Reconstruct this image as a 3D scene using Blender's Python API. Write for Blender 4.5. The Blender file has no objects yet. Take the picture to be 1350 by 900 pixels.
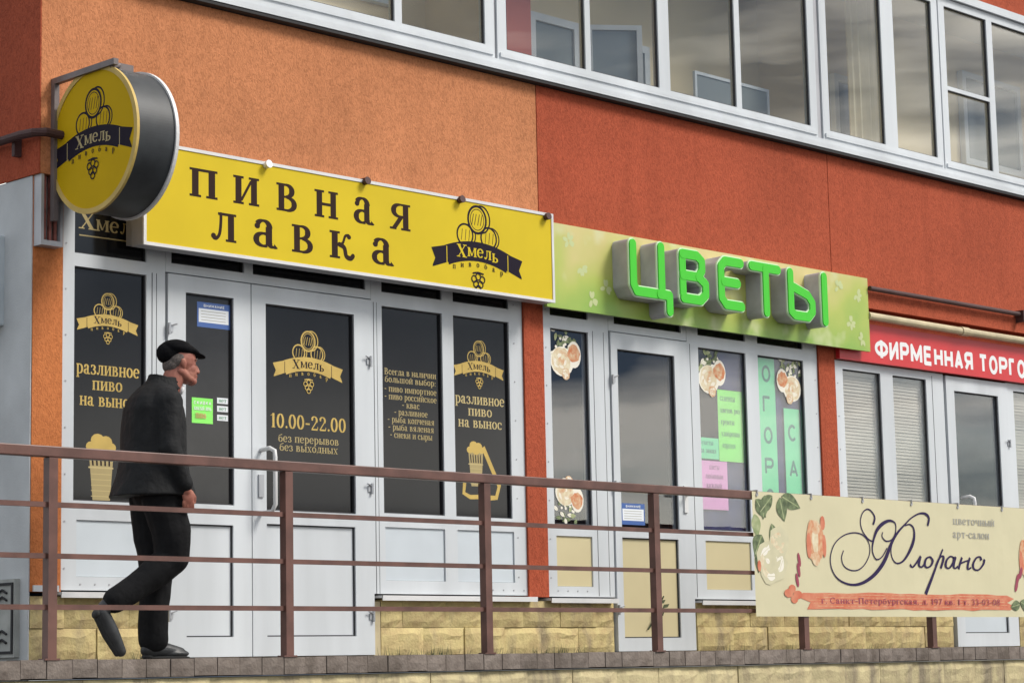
import bpy, bmesh, math, random
from mathutils import Vector, Matrix, noise as mnoise
R = math.radians
rnd = random.Random(7)
scene = bpy.context.scene
col = scene.collection

# ------------------------------------------------------------------ camera
cam_d = bpy.data.cameras.new('camera'); cam = bpy.data.objects.new('camera', cam_d); col.objects.link(cam)
cam_d.sensor_width = 36.0; cam_d.lens = 80.0; cam_d.clip_start = 0.05; cam_d.clip_end = 1000
rr = Vector((0.70466763, -0.70923113, -0.02085029)); dd = Vector((0.0865543, 0.11508941, -0.98957707)); ff = Vector((0.70423851, 0.69551825, 0.14248679))
mw = Matrix((( rr.x, -dd.x, -ff.x, 0.0), (rr.y, -dd.y, -ff.y, -11.0), (rr.z, -dd.z, -ff.z, -0.10623), (0, 0, 0, 1)))
cam.matrix_world = mw
scene.camera = cam

# ------------------------------------------------------------------ sky, sun, exposure
SUN_EL, SUN_AZ = 44.0, 142.0            # azimuth from +y (into the wall) towards +x
world = bpy.data.worlds.new('World'); scene.world = world; world.use_nodes = True
nt = world.node_tree; nt.nodes.clear()
wo = nt.nodes.new('ShaderNodeOutputWorld'); bg = nt.nodes.new('ShaderNodeBackground')
sky = nt.nodes.new('ShaderNodeTexSky'); sky.sky_type = 'NISHITA'; sky.sun_disc = False
sky.sun_elevation = R(SUN_EL); sky.sun_rotation = R(SUN_AZ)
tc = nt.nodes.new('ShaderNodeTexCoord'); mp = nt.nodes.new('ShaderNodeMapping'); mp.inputs['Scale'].default_value = (1, 1, 7.0)
mp.inputs['Location'].default_value = (6.1, 3.3, 2.11)
nz = nt.nodes.new('ShaderNodeTexNoise'); nz.inputs['Scale'].default_value = 2.4; nz.inputs['Detail'].default_value = 7; nz.inputs['Roughness'].default_value = .52
cr = nt.nodes.new('ShaderNodeValToRGB'); cr.color_ramp.elements[0].position = .36; cr.color_ramp.elements[1].position = .52
cr.color_ramp.elements[0].color = (0, 0, 0, 1); cr.color_ramp.elements[1].color = (1, 1, 1, 1)
nz2 = nt.nodes.new('ShaderNodeTexNoise'); nz2.inputs['Scale'].default_value = 2.9; nz2.inputs['Detail'].default_value = 5
cr2 = nt.nodes.new('ShaderNodeValToRGB')
cr2.color_ramp.elements[0].color = (1.3, 1.75, 2.5, 1); cr2.color_ramp.elements[0].position = .44
cr2.color_ramp.elements[1].color = (14.0, 13.4, 12.2, 1); cr2.color_ramp.elements[1].position = .60
mx = nt.nodes.new('ShaderNodeMix'); mx.data_type = 'RGBA'
nt.links.new(tc.outputs['Generated'], mp.inputs['Vector']); nt.links.new(mp.outputs[0], nz.inputs['Vector']); nt.links.new(mp.outputs[0], nz2.inputs['Vector'])
nt.links.new(nz.outputs['Fac'], cr.inputs[0]); nt.links.new(nz2.outputs['Fac'], cr2.inputs[0])
nt.links.new(cr.outputs[0], mx.inputs[0]); nt.links.new(sky.outputs[0], mx.inputs[6]); nt.links.new(cr2.outputs[0], mx.inputs[7])
nt.links.new(mx.outputs[2], bg.inputs['Color']); bg.inputs['Strength'].default_value = 0.095
nt.links.new(bg.outputs[0], wo.inputs['Surface'])
sl = bpy.data.lights.new('sun', 'SUN'); sl.energy = 2.0; sl.angle = R(20); sl.color = (1.0, .95, .88)
so = bpy.data.objects.new('sun', sl); col.objects.link(so)
sd = Vector((math.cos(R(SUN_EL)) * math.sin(R(SUN_AZ)), math.cos(R(SUN_EL)) * math.cos(R(SUN_AZ)), math.sin(R(SUN_EL))))
so.rotation_euler = sd.to_track_quat('Z', 'Y').to_euler()
scene.view_settings.view_transform = 'Standard'; scene.view_settings.look = 'None'
scene.view_settings.gamma = 1; scene.view_settings.exposure = 0.80
scene.view_settings.use_curve_mapping = False
scene.cycles.max_bounces = 7; scene.cycles.transparent_max_bounces = 10

# ------------------------------------------------------------------ materials
def mat(name, c, rough=.6, spec=.5, metal=0., var=.0, vscale=4., bump=0., bscale=60., dist=.004, c2=None, coat=0., streak=False, detail=4):
    m = bpy.data.materials.new(name); m.use_nodes = True; n = m.node_tree.nodes; l = m.node_tree.links
    b = n['Principled BSDF']; b.inputs['Base Color'].default_value = (*c, 1); b.inputs['Roughness'].default_value = rough
    b.inputs['Metallic'].default_value = metal; b.inputs['Specular IOR Level'].default_value = spec
    if coat: b.inputs['Coat Weight'].default_value = coat; b.inputs['Coat Roughness'].default_value = .03
    g = n.new('ShaderNodeNewGeometry')
    if var or c2:
        t = n.new('ShaderNodeTexNoise'); t.inputs['Scale'].default_value = vscale; t.inputs['Detail'].default_value = detail
        v = g.outputs['Position']
        if streak:
            mpn = n.new('ShaderNodeMapping'); mpn.inputs['Scale'].default_value = (1, 1, .12); l.new(v, mpn.inputs[0]); v = mpn.outputs[0]
        l.new(v, t.inputs['Vector'])
        r = n.new('ShaderNodeValToRGB'); r.color_ramp.elements[0].position = .35; r.color_ramp.elements[1].position = .68
        a = c2 if c2 else tuple(x * (1 - var) for x in c); z = c if c2 else tuple(min(1, x * (1 + var * .6)) for x in c)
        r.color_ramp.elements[0].color = (*a, 1); r.color_ramp.elements[1].color = (*z, 1)
        l.new(t.outputs['Fac'], r.inputs[0]); l.new(r.outputs[0], b.inputs['Base Color'])
    if bump:
        t = n.new('ShaderNodeTexNoise'); t.inputs['Scale'].default_value = bscale; t.inputs['Detail'].default_value = 3
        l.new(g.outputs['Position'], t.inputs['Vector'])
        bp = n.new('ShaderNodeBump'); bp.inputs['Strength'].default_value = bump; bp.inputs['Distance'].default_value = dist
        l.new(t.outputs['Fac'], bp.inputs['Height']); l.new(bp.outputs[0], b.inputs['Normal'])
    return m

def stucco(name, c, c2):
    """scratched 'bark beetle' plaster: short worm grooves plus broad weathering"""
    m = bpy.data.materials.new(name); m.use_nodes = True; n = m.node_tree.nodes; l = m.node_tree.links
    b = n['Principled BSDF']; b.inputs['Roughness'].default_value = .9; b.inputs['Specular IOR Level'].default_value = .2
    g = n.new('ShaderNodeNewGeometry')
    w = n.new('ShaderNodeTexNoise'); w.inputs['Scale'].default_value = 16; w.inputs['Detail'].default_value = 5; w.inputs['Roughness'].default_value = .7; l.new(g.outputs['Position'], w.inputs['Vector'])
    mpn = n.new('ShaderNodeMapping'); mpn.inputs['Scale'].default_value = (1, 1, .62); l.new(g.outputs['Position'], mpn.inputs[0])
    f = n.new('ShaderNodeTexNoise'); f.inputs['Scale'].default_value = 62; f.inputs['Detail'].default_value = 3; f.inputs['Distortion'].default_value = 1.2; l.new(mpn.outputs[0], f.inputs['Vector'])
    big = n.new('ShaderNodeTexNoise'); big.inputs['Scale'].default_value = 1.1; big.inputs['Detail'].default_value = 5; l.new(g.outputs['Position'], big.inputs['Vector'])
    r = n.new('ShaderNodeValToRGB'); r.color_ramp.elements[0].position = .36; r.color_ramp.elements[1].position = .56
    r.color_ramp.elements[0].color = (*c2, 1); r.color_ramp.elements[1].color = (*c, 1)
    l.new(f.outputs['Fac'], r.inputs[0])
    m2 = n.new('ShaderNodeMix'); m2.data_type = 'RGBA'; m2.blend_type = 'MULTIPLY'; m2.inputs[0].default_value = .8
    r2 = n.new('ShaderNodeValToRGB'); r2.color_ramp.elements[0].color = (.70, .69, .67, 1); r2.color_ramp.elements[1].color = (1.16, 1.15, 1.14, 1); r2.color_ramp.elements[0].position = .3; r2.color_ramp.elements[1].position = .72
    ad = n.new('ShaderNodeMath'); ad.operation = 'ADD'; mu = n.new('ShaderNodeMath'); mu.operation = 'MULTIPLY'; mu.inputs[1].default_value = .5
    l.new(w.outputs['Fac'], ad.inputs[0]); l.new(big.outputs['Fac'], ad.inputs[1]); l.new(ad.outputs[0], mu.inputs[0]); l.new(mu.outputs[0], r2.inputs[0])
    l.new(r.outputs[0], m2.inputs[6]); l.new(r2.outputs[0], m2.inputs[7])
    mps = n.new('ShaderNodeMapping'); mps.inputs['Scale'].default_value = (5, 5, .35); l.new(g.outputs['Position'], mps.inputs[0])
    st = n.new('ShaderNodeTexNoise'); st.inputs['Scale'].default_value = 1.4; st.inputs['Detail'].default_value = 6; l.new(mps.outputs[0], st.inputs['Vector'])
    r3 = n.new('ShaderNodeValToRGB'); r3.color_ramp.elements[0].position = .34; r3.color_ramp.elements[1].position = .52; r3.color_ramp.elements[0].color = (.82, .80, .79, 1); r3.color_ramp.elements[1].color = (1, 1, 1, 1); l.new(st.outputs['Fac'], r3.inputs[0])
    m3 = n.new('ShaderNodeMix'); m3.data_type = 'RGBA'; m3.blend_type = 'MULTIPLY'; m3.inputs[0].default_value = .38; l.new(m2.outputs[2], m3.inputs[6]); l.new(r3.outputs[0], m3.inputs[7]); l.new(m3.outputs[2], b.inputs['Base Color'])
    bp = n.new('ShaderNodeBump'); bp.inputs['Strength'].default_value = .9; bp.inputs['Distance'].default_value = .006
    l.new(f.outputs['Fac'], bp.inputs['Height']); l.new(bp.outputs[0], b.inputs['Normal'])
    return m

def stone_mat(name, c, c2, dirt, zs=.5):
    m = bpy.data.materials.new(name); m.use_nodes = True; n = m.node_tree.nodes; l = m.node_tree.links
    b = n['Principled BSDF']; b.inputs['Roughness'].default_value = .88; b.inputs['Specular IOR Level'].default_value = .25
    g = n.new('ShaderNodeNewGeometry'); oi = n.new('ShaderNodeObjectInfo')
    t = n.new('ShaderNodeTexNoise'); t.inputs['Scale'].default_value = 13; t.inputs['Detail'].default_value = 7; l.new(g.outputs['Position'], t.inputs['Vector'])
    r = n.new('ShaderNodeValToRGB'); r.color_ramp.elements[0].position = .36; r.color_ramp.elements[1].position = .6
    r.color_ramp.elements[0].color = (*c2, 1); r.color_ramp.elements[1].color = (*c, 1); l.new(t.outputs['Fac'], r.inputs[0])
    d = n.new('ShaderNodeTexNoise'); d.inputs['Scale'].default_value = 2.6; d.inputs['Detail'].default_value = 8; d.inputs['Roughness'].default_value = .65
    mpn = n.new('ShaderNodeMapping'); mpn.inputs['Scale'].default_value = (1.6, 1, zs); l.new(g.outputs['Position'], mpn.inputs[0]); l.new(mpn.outputs[0], d.inputs['Vector'])
    r2 = n.new('ShaderNodeValToRGB'); r2.color_ramp.elements[0].position = .5; r2.color_ramp.elements[1].position = .66
    r2.color_ramp.elements[0].color = (0, 0, 0, 1); r2.color_ramp.elements[1].color = (.75, .75, .75, 1); l.new(d.outputs['Fac'], r2.inputs[0])
    hs = n.new('ShaderNodeHueSaturation'); mr = n.new('ShaderNodeMapRange'); mr.inputs[3].default_value = .86; mr.inputs[4].default_value = 1.1
    l.new(oi.outputs['Random'], mr.inputs[0]); l.new(mr.outputs[0], hs.inputs['Value']); l.new(r.outputs[0], hs.inputs['Color'])
    mxx = n.new('ShaderNodeMix'); mxx.data_type = 'RGBA'; l.new(r2.outputs[0], mxx.inputs[0]); l.new(hs.outputs[0], mxx.inputs[6]); mxx.inputs[7].default_value = (*dirt, 1)
    l.new(mxx.outputs[2], b.inputs['Base Color'])
    bp = n.new('ShaderNodeBump'); bp.inputs['Strength'].default_value = .8; bp.inputs['Distance'].default_value = .006
    t2 = n.new('ShaderNodeTexNoise'); t2.inputs['Scale'].default_value = 55; t2.inputs['Detail'].default_value = 5; l.new(g.outputs['Position'], t2.inputs['Vector'])
    l.new(t2.outputs['Fac'], bp.inputs['Height']); l.new(bp.outputs[0], b.inputs['Normal'])
    return m

def glass_mat(name, tint, boost, rough=.0):
    m = bpy.data.materials.new(name); m.use_nodes = True; n = m.node_tree.nodes; l = m.node_tree.links; n.remove(n['Principled BSDF'])
    o = n['Material Output']; tr = n.new('ShaderNodeBsdfTransparent'); tr.inputs[0].default_value = (*tint, 1)
    gl = n.new('ShaderNodeBsdfGlossy'); gl.inputs['Roughness'].default_value = rough
    lw = n.new('ShaderNodeLayerWeight'); lw.inputs[0].default_value = .5; pw = n.new('ShaderNodeMath'); pw.operation = 'POWER'; pw.inputs[1].default_value = 5; l.new(lw.outputs['Facing'], pw.inputs[0])
    fr = n.new('ShaderNodeMath'); fr.operation = 'MULTIPLY_ADD'; fr.inputs[1].default_value = .9; fr.inputs[2].default_value = .042; l.new(pw.outputs[0], fr.inputs[0])
    mu = n.new('ShaderNodeMath'); mu.operation = 'MULTIPLY'; mu.inputs[1].default_value = boost; mu.use_clamp = True
    g = n.new('ShaderNodeNewGeometry'); t = n.new('ShaderNodeTexNoise'); t.inputs['Scale'].default_value = 1.3; t.inputs['Detail'].default_value = 1
    bp = n.new('ShaderNodeBump'); bp.inputs['Strength'].default_value = .06; bp.inputs['Distance'].default_value = .02
    l.new(g.outputs['Position'], t.inputs['Vector']); l.new(t.outputs['Fac'], bp.inputs['Height']); l.new(bp.outputs[0], gl.inputs['Normal'])
    ms = n.new('ShaderNodeMixShader'); l.new(fr.outputs[0], mu.inputs[0]); l.new(mu.outputs[0], ms.inputs[0]); l.new(tr.outputs[0], ms.inputs[1]); l.new(gl.outputs[0], ms.inputs[2]); l.new(ms.outputs[0], o.inputs['Surface'])
    return m

M = {}
M['orange'] = stucco('orange_stucco', (.585, .236, .108), (.45, .175, .078))
M['red'] = stucco('red_stucco', (.43, .092, .044), (.33, .066, .031))
M['pier_orange'] = stucco('orange_pier_stucco', (.56, .19, .065), (.46, .15, .05))
M['side_grey'] = mat('grey_side_render', (.52, .54, .55), .85, var=.14, vscale=3, bump=.3, bscale=90)
M['dark'] = mat('dark_trim_and_shade', (.02, .02, .022), .8)  # near-black for joints and cabinet trim; also the shade painted under the loggia sill
M['pvc'] = mat('white_pvc', (.595, .625, .65), .38, var=.12, vscale=2.6, streak=True, detail=8)
M['pvc_panel'] = mat('pale_blue_panel', (.56, .61, .65), .30, var=.10, vscale=1.5)
M['tan_panel'] = mat('tan_panel', (.60, .52, .31), .5, var=.05, vscale=2)
M['gasket'] = mat('black_gasket', (.03, .03, .035), .6)
M['film'] = mat('black_window_film', (.0085, .009, .0105), .13, spec=.40, var=.25, vscale=2.5)
M['film_grey'] = mat('grey_window_film', (.026, .026, .027), .13, spec=.50, var=.3, vscale=3)
M['glass'] = glass_mat('loggia_glass', (.96, .97, .97), 2.5)
M['glass_shop'] = glass_mat('shop_glass', (.96, .97, .98), 2.1)
M['navy'] = mat('navy_interior', (.045, .080, .125), .9, spec=.1, var=.3, vscale=2)
M['gold'] = mat('gold_print', (.55, .39, .115), .5, spec=.2, var=.12, vscale=8)
M['goldpale'] = mat('pale_gold_print', (.52, .42, .20), .5, spec=.2)
M['goldtext'] = mat('gold_lettering_print', (.40, .32, .155), .5, spec=.2)
M['yellow'] = mat('yellow_sign_face', (.635, .475, .022), .5, spec=.12, var=.05, vscale=2.5)
M['yellow_disc'] = mat('ochre_yellow_sign_face', (.56, .36, .006), .6, spec=.06, var=.07, vscale=2.5)
M['ink'] = mat('dark_brown_ink', (.016, .012, .022), .6, spec=.08)
M['brown_letter'] = mat('dark_brown_letter', (.032, .017, .014), .6, spec=.08)
M['alu'] = mat('grey_aluminium', (.42, .42, .44), .45, metal=.3, var=.1, vscale=5)
M['alu_white'] = mat('pale_sign_trim', (.66, .66, .66), .45, var=.06)
M['rim_dark'] = mat('dark_sign_rim', (.030, .034, .038), .48, spec=.4, var=.35, vscale=6)
M['bracket'] = mat('brown_grey_bracket', (.16, .13, .125), .5, var=.2, vscale=9)
M['paint_brown'] = mat('brown_metal_paint', (.135, .062, .048), .42, spec=.45, var=.3, vscale=7, bump=.15, bscale=120, dist=.001)
M['pipe_dark'] = mat('dark_pipe_paint', (.075, .035, .032), .6, spec=.3, var=.2)
M['pipe_beige'] = mat('beige_pipe_paint', (.50, .42, .26), .45, var=.2, vscale=5)
M['green_face'] = mat('bright_green_acrylic', (.060, .56, .030), .35, spec=.3)
M['green_edge'] = mat('pale_letter_trim', (.62, .80, .55), .4)
M['letter_side'] = mat('grey_letter_return', (.42, .42, .44), .45, var=.12, vscale=9)
M['red_sign'] = mat('red_sign_film', (.60, .025, .030), .4, var=.06)
M['white_print'] = mat('white_print', (.80, .80, .80), .5)
M['cream'] = mat('cream_banner_vinyl', (.62, .57, .37), .42, var=.04, vscale=2, bump=.25, bscale=3.2, dist=.02)
M['violet'] = mat('violet_ink', (.035, .024, .075), .6, spec=.1)
M['grey_ink'] = mat('grey_ink', (.36, .35, .31), .5)
M['coral'] = mat('coral_print', (.62, .25, .15), .5, spec=.2, c2=(.56, .15, .085), vscale=14)
M['coral_ink'] = mat('dark_red_ink', (.30, .045, .08), .5)
M['leaf'] = mat('leaf_print', (.20, .25, .13), .5, spec=.2, c2=(.085, .11, .06), vscale=26)
M['leaf2'] = mat('leaf_print_light', (.44, .46, .27), .5, spec=.2, c2=(.26, .32, .15), vscale=20)
M['petal_cream'] = mat('cream_petal_print', (.74, .68, .50), .5, spec=.2, c2=(.64, .50, .32), vscale=26)
M['petal_white'] = mat('white_petal_print', (.80, .76, .66), .5)
M['petal_orange'] = mat('orange_petal_print', (.66, .44, .27), .5, spec=.2, c2=(.58, .20, .09), vscale=26)
M['petal_peach'] = mat('peach_petal_print', (.68, .56, .38), .5, spec=.2, c2=(.62, .34, .19), vscale=26)
M['petal_faint'] = mat('faint_petal_print', (.60, .56, .38), .5, spec=.2, var=.06, vscale=14)
M['poster_green'] = mat('lime_paper', (.26, .84, .14), .7, var=.06)
M['poster_mint'] = mat('mint_paper', (.18, .74, .36), .7, var=.06)
M['poster_teal'] = mat('teal_paper', (.045, .27, .22), .7, var=.1)
M['poster_pink'] = mat('pink_paper', (.74, .32, .60), .7, var=.06)
M['poster_navy'] = mat('navy_board', (.040, .045, .14), .6, var=.25, vscale=5)
M['poster_white'] = mat('white_paper', (.74, .77, .80), .6)
M['poster_blue'] = mat('blue_print', (.05, .12, .36), .5)
M['poster_ink'] = mat('thin_poster_ink', (.07, .26, .12), .6)
M['ink_teal'] = mat('dark_green_ink', (.05, .20, .15), .6)
M['ink_pink'] = mat('mauve_ink', (.33, .12, .27), .6)
M['blind'] = mat('beige_blind_slat', (.46, .42, .34), .6, var=.12, vscale=3)
M['room'] = mat('loggia_wall_paint', (.78, .66, .43), .9, var=.14, vscale=.9, detail=2)
M['room_ceiling'] = mat('loggia_ceiling_paint', (.5, .47, .4), .9)
M['room_red'] = mat('loggia_red_wall', (.42, .13, .10), .9)
M['room_pane'] = mat('inner_window_pane', (.24, .26, .25), .12, coat=.4)
M['cloth_black'] = mat('black_jacket_cloth', (.0095, .010, .011), .75, spec=.25, var=.3, vscale=10, bump=.8, bscale=15, dist=.014)
M['trouser'] = mat('black_trouser_cloth', (.0085, .0085, .0095), .85, spec=.2, bump=.8, bscale=12, dist=.016)
M['cap'] = mat('black_cap_wool', (.006, .006, .007), .95, spec=.1, bump=.5, bscale=150, dist=.002)
M['skin'] = mat('weathered_skin', (.36, .150, .105), .55, spec=.3, var=.2, vscale=22, c2=(.27, .095, .07), bump=.3, bscale=130, dist=.0015)
M['hair'] = mat('short_grey_hair', (.12, .10, .09), .85, var=.4, vscale=90, bump=.8, bscale=200, dist=.002)
M['shoe'] = mat('dark_grey_leather', (.03, .032, .035), .42, var=.3, vscale=18)
M['sole'] = mat('shoe_sole_rubber', (.018, .018, .018), .7)
M['shirt'] = mat('white_shirt', (.7, .7, .7), .7)
M['eye'] = mat('eye_dark', (.05, .04, .035), .3)
M['lip'] = mat('lip', (.33, .11, .09), .5)
M['stone'] = stone_mat('yellow_split_stone', (.56, .46, .22), (.47, .36, .18), (.25, .20, .14))
M['stone2'] = stone_mat('yellow_retaining_stone', (.57, .49, .28), (.47, .39, .23), (.17, .14, .11), .10)
M['mortar'] = mat('brown_mortar', (.30, .23, .12), .95, var=.3, vscale=10, bump=.5, bscale=60)
M['paver'] = stone_mat('grey_brown_paver', (.215, .18, .155), (.165, .135, .115), (.10, .08, .065))
M['deck'] = mat('grey_paving', (.17, .155, .14), .9, var=.25, vscale=5, bump=.5, bscale=60)
M['asphalt'] = mat('asphalt', (.05, .05, .052), .9, var=.3, vscale=8, bump=.6, bscale=120)
M['weed'] = mat('weed_blades', (.06, .075, .03), .8, var=.4, vscale=20)
M['box_grey'] = mat('pale_grey_box', (.5, .55, .58), .5, var=.1)
M['cab'] = mat('grey_cabinet', (.36, .37, .35), .7, var=.2, vscale=9)
M['rust'] = mat('rusty_bar', (.28, .09, .07), .7, var=.4, vscale=20)
M['steel'] = mat('brushed_steel', (.45, .46, .48), .35, metal=.7)

# green flower-shop sign: yellow-green print with soft pale blotches
def meadow():
    m = mat('meadow_print', (.42, .50, .10), .42); n = m.node_tree.nodes; l = m.node_tree.links; b = n['Principled BSDF']
    g = n.new('ShaderNodeNewGeometry'); sp = n.new('ShaderNodeSeparateXYZ'); l.new(g.outputs['Position'], sp.inputs[0])
    t = n.new('ShaderNodeTexNoise'); t.inputs['Scale'].default_value = 1.7; t.inputs['Detail'].default_value = 3; l.new(g.outputs['Position'], t.inputs['Vector'])
    mr = n.new('ShaderNodeMapRange'); mr.inputs[1].default_value = 2.40; mr.inputs[2].default_value = 3.02; l.new(sp.outputs['Z'], mr.inputs[0])
    ad = n.new('ShaderNodeMath'); ad.operation = 'MULTIPLY_ADD'; ad.inputs[1].default_value = 1.6; l.new(t.outputs['Fac'], ad.inputs[0]); 
    su = n.new('ShaderNodeMath'); su.operation = 'SUBTRACT'; su.inputs[1].default_value = .8; l.new(mr.outputs[0], su.inputs[0]); l.new(su.outputs[0], ad.inputs[2])
    r = n.new('ShaderNodeValToRGB'); e = r.color_ramp.elements; e[0].position = .0; e[0].color = (.25, .42, .07, 1); e[1].position = 1; e[1].color = (.62, .52, .22, 1)
    k = e.new(.5); k.color = (.42, .49, .10, 1); l.new(ad.outputs[0], r.inputs[0])
    t2 = n.new('ShaderNodeTexNoise'); t2.inputs['Scale'].default_value = 4.6; t2.inputs['Detail'].default_value = 2; l.new(g.outputs['Position'], t2.inputs['Vector'])
    r2 = n.new('ShaderNodeValToRGB'); r2.color_ramp.elements[0].position = .55; r2.color_ramp.elements[1].position = .72
    r2.color_ramp.elements[0].color = (0, 0, 0, 1); r2.color_ramp.elements[1].color = (.55, .55, .55, 1); l.new(t2.outputs['Fac'], r2.inputs[0])
    x = n.new('ShaderNodeMix'); x.data_type = 'RGBA'; l.new(r2.outputs[0], x.inputs[0]); l.new(r.outputs[0], x.inputs[6]); x.inputs[7].default_value = (.60, .62, .38, 1)
    l.new(x.outputs[2], b.inputs['Base Color']); return m
M['meadow'] = meadow()
M['meadow_pale'] = mat('pale_flower_print', (.50, .56, .27), .5)
M['curtain'] = mat('cream_curtain', (.74, .66, .45), .9, var=.1)

# ------------------------------------------------------------------ object helpers
def wloc(o):
    return o.matrix_world.translation if o is None else (wloc(o.parent) + o.location if o.parent else o.location.copy())
def link(name, me, parent=None, center=True):
    o = bpy.data.objects.new(name, me); col.objects.link(o)
    base = wloc(parent) if parent else Vector((0, 0, 0))
    if center and me is not None and len(me.vertices):
        xs = [v.co for v in me.vertices]
        c = Vector([(min(v[i] for v in xs) + max(v[i] for v in xs)) / 2 for i in range(3)])
        if not parent: c.z = min(v.z for v in xs)
        me.transform(Matrix.Translation(-c)); o.location = c - base
    else: o.location = -base
    if parent: o.parent = parent
    return o
def tag(o, label=None, cat=None, group=None, kind=None):
    if label: o['label'] = label
    if cat: o['category'] = cat
    if group: o['group'] = group
    if kind: o['kind'] = kind
    return o
def thing(name, loc, label, cat, group=None):
    o = bpy.data.objects.new(name, None); col.objects.link(o); o.location = loc; o.empty_display_size = .1
    return tag(o, label, cat, group)
class MB:
    def __init__(s): s.v = []; s.f = []; s.mi = []
    def quad(s, pts, mi=0):
        n = len(s.v); s.v += [tuple(p) for p in pts]; s.f.append(tuple(range(n, n + len(pts)))); s.mi.append(mi)
    def box(s, x0, x1, y0, y1, z0, z1, mi=0):
        n = len(s.v)
        s.v += [(x0, y0, z0), (x1, y0, z0), (x1, y1, z0), (x0, y1, z0), (x0, y0, z1), (x1, y0, z1), (x1, y1, z1), (x0, y1, z1)]
        for f in ((0, 3, 2, 1), (4, 5, 6, 7), (0, 1, 5, 4), (1, 2, 6, 5), (2, 3, 7, 6), (3, 0, 4, 7)):
            s.f.append(tuple(n + i for i in f)); s.mi.append(mi)
        return s
    def tube(s, a, b, r0, r1=None, seg=12, mi=0, caps=True):
        r1 = r0 if r1 is None else r1; a = Vector(a); b = Vector(b); d = (b - a).normalized()
        u = d.orthogonal().normalized(); w = d.cross(u); n = len(s.v)
        for p, r in ((a, r0), (b, r1)):
            for i in range(seg):
                t = 2 * math.pi * i / seg; s.v.append(tuple(p + u * math.cos(t) * r + w * math.sin(t) * r))
        for i in range(seg):
            j = (i + 1) % seg; s.f.append((n + i, n + j, n + seg + j, n + seg + i)); s.mi.append(mi)
        if caps:
            s.f.append(tuple(n + i for i in range(seg))[::-1]); s.f.append(tuple(n + seg + i for i in range(seg))); s.mi += [mi, mi]
        return s
    def path(s, pts, r, seg=10, mi=0):
        pts = [Vector(p) for p in pts]; n0 = len(s.v); u = None
        for k, p in enumerate(pts):
            d = ((pts[min(k + 1, len(pts) - 1)] - pts[max(k - 1, 0)])).normalized()
            u = d.orthogonal().normalized() if u is None else (u - d * u.dot(d)).normalized(); w = d.cross(u)
            for i in range(seg):
                t = 2 * math.pi * i / seg; s.v.append(tuple(p + u * math.cos(t) * r + w * math.sin(t) * r))
        for k in range(len(pts) - 1):
            for i in range(seg):
                j = (i + 1) % seg; a = n0 + k * seg; s.f.append((a + i, a + j, a + seg + j, a + seg + i)); s.mi.append(mi)
        s.f.append(tuple(n0 + i for i in range(seg))[::-1]); s.f.append(tuple(n0 + (len(pts) - 1) * seg + i for i in range(seg))); s.mi += [mi, mi]
        return s
    def mesh(s, name, mats, smooth=False):
        me = bpy.data.meshes.new(name); me.from_pydata(s.v, [], s.f)
        for m in (mats if isinstance(mats, (list, tuple)) else [mats]): me.materials.append(m)
        me.polygons.foreach_set('material_index', s.mi)
        if smooth: me.polygons.foreach_set('use_smooth', [True] * len(me.polygons))
        me.update(); return me
    def build(s, name, mats, parent=None, smooth=False, bevel=0):
        o = link(name, s.mesh(name, mats, smooth), parent)
        if bevel:
            b = o.modifiers.new('bevel', 'BEVEL'); b.width = bevel; b.segments = 2; b.limit_method = 'ANGLE'; b.angle_limit = R(50)
        return o
def box(name, x0, x1, y0, y1, z0, z1, m, parent=None, bevel=0):
    return MB().box(x0, x1, y0, y1, z0, z1).build(name, m, parent, bevel=bevel)

def panel_with_holes(mb, x0, x1, z0, z1, holes, y0, y1, mi=0, g=None):
    """solid slab between y0 (front) and y1 with rectangular openings; g = gasket width (material 1)"""
    xs = sorted({x0, x1, *[h[0] for h in holes], *[h[1] for h in holes]}); zs = sorted({z0, z1, *[h[2] for h in holes], *[h[3] for h in holes]})
    def solid(i, j):
        if not (0 <= i < len(xs) - 1 and 0 <= j < len(zs) - 1): return False
        cx = (xs[i] + xs[i + 1]) / 2; cz = (zs[j] + zs[j + 1]) / 2
        return not any(h[0] < cx < h[1] and h[2] < cz < h[3] for h in holes)
    for i in range(len(xs) - 1):
        for j in range(len(zs) - 1):
            if not solid(i, j): continue
            a, b, c, d = xs[i], xs[i + 1], zs[j], zs[j + 1]
            mb.quad([(a, y0, c), (b, y0, c), (b, y0, d), (a, y0, d)], mi); mb.quad([(a, y1, c), (a, y1, d), (b, y1, d), (b, y1, c)], mi)
            if not solid(i - 1, j): mb.quad([(a, y0, c), (a, y0, d), (a, y1, d), (a, y1, c)], mi)
            if not solid(i + 1, j): mb.quad([(b, y0, c), (b, y1, c), (b, y1, d), (b, y0, d)], mi)
            if not solid(i, j - 1): mb.quad([(a, y0, c), (a, y1, c), (b, y1, c), (b, y0, c)], mi)
            if not solid(i, j + 1): mb.quad([(a, y0, d), (b, y0, d), (b, y1, d), (a, y1, d)], mi)
    if g:
        for h in holes:
            ya, yb = y0 + .012, y0 + .03; e = .0008
            mb.box(h[0] + e, h[0] + g, ya, yb, h[2] + g, h[3] - g, 1); mb.box(h[1] - g, h[1] - e, ya, yb, h[2] + g, h[3] - g, 1)
            mb.box(h[0] + e, h[1] - e, ya, yb, h[2] + e, h[2] + g, 1); mb.box(h[0] + e, h[1] - e, ya, yb, h[3] - g, h[3] - e, 1)

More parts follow.
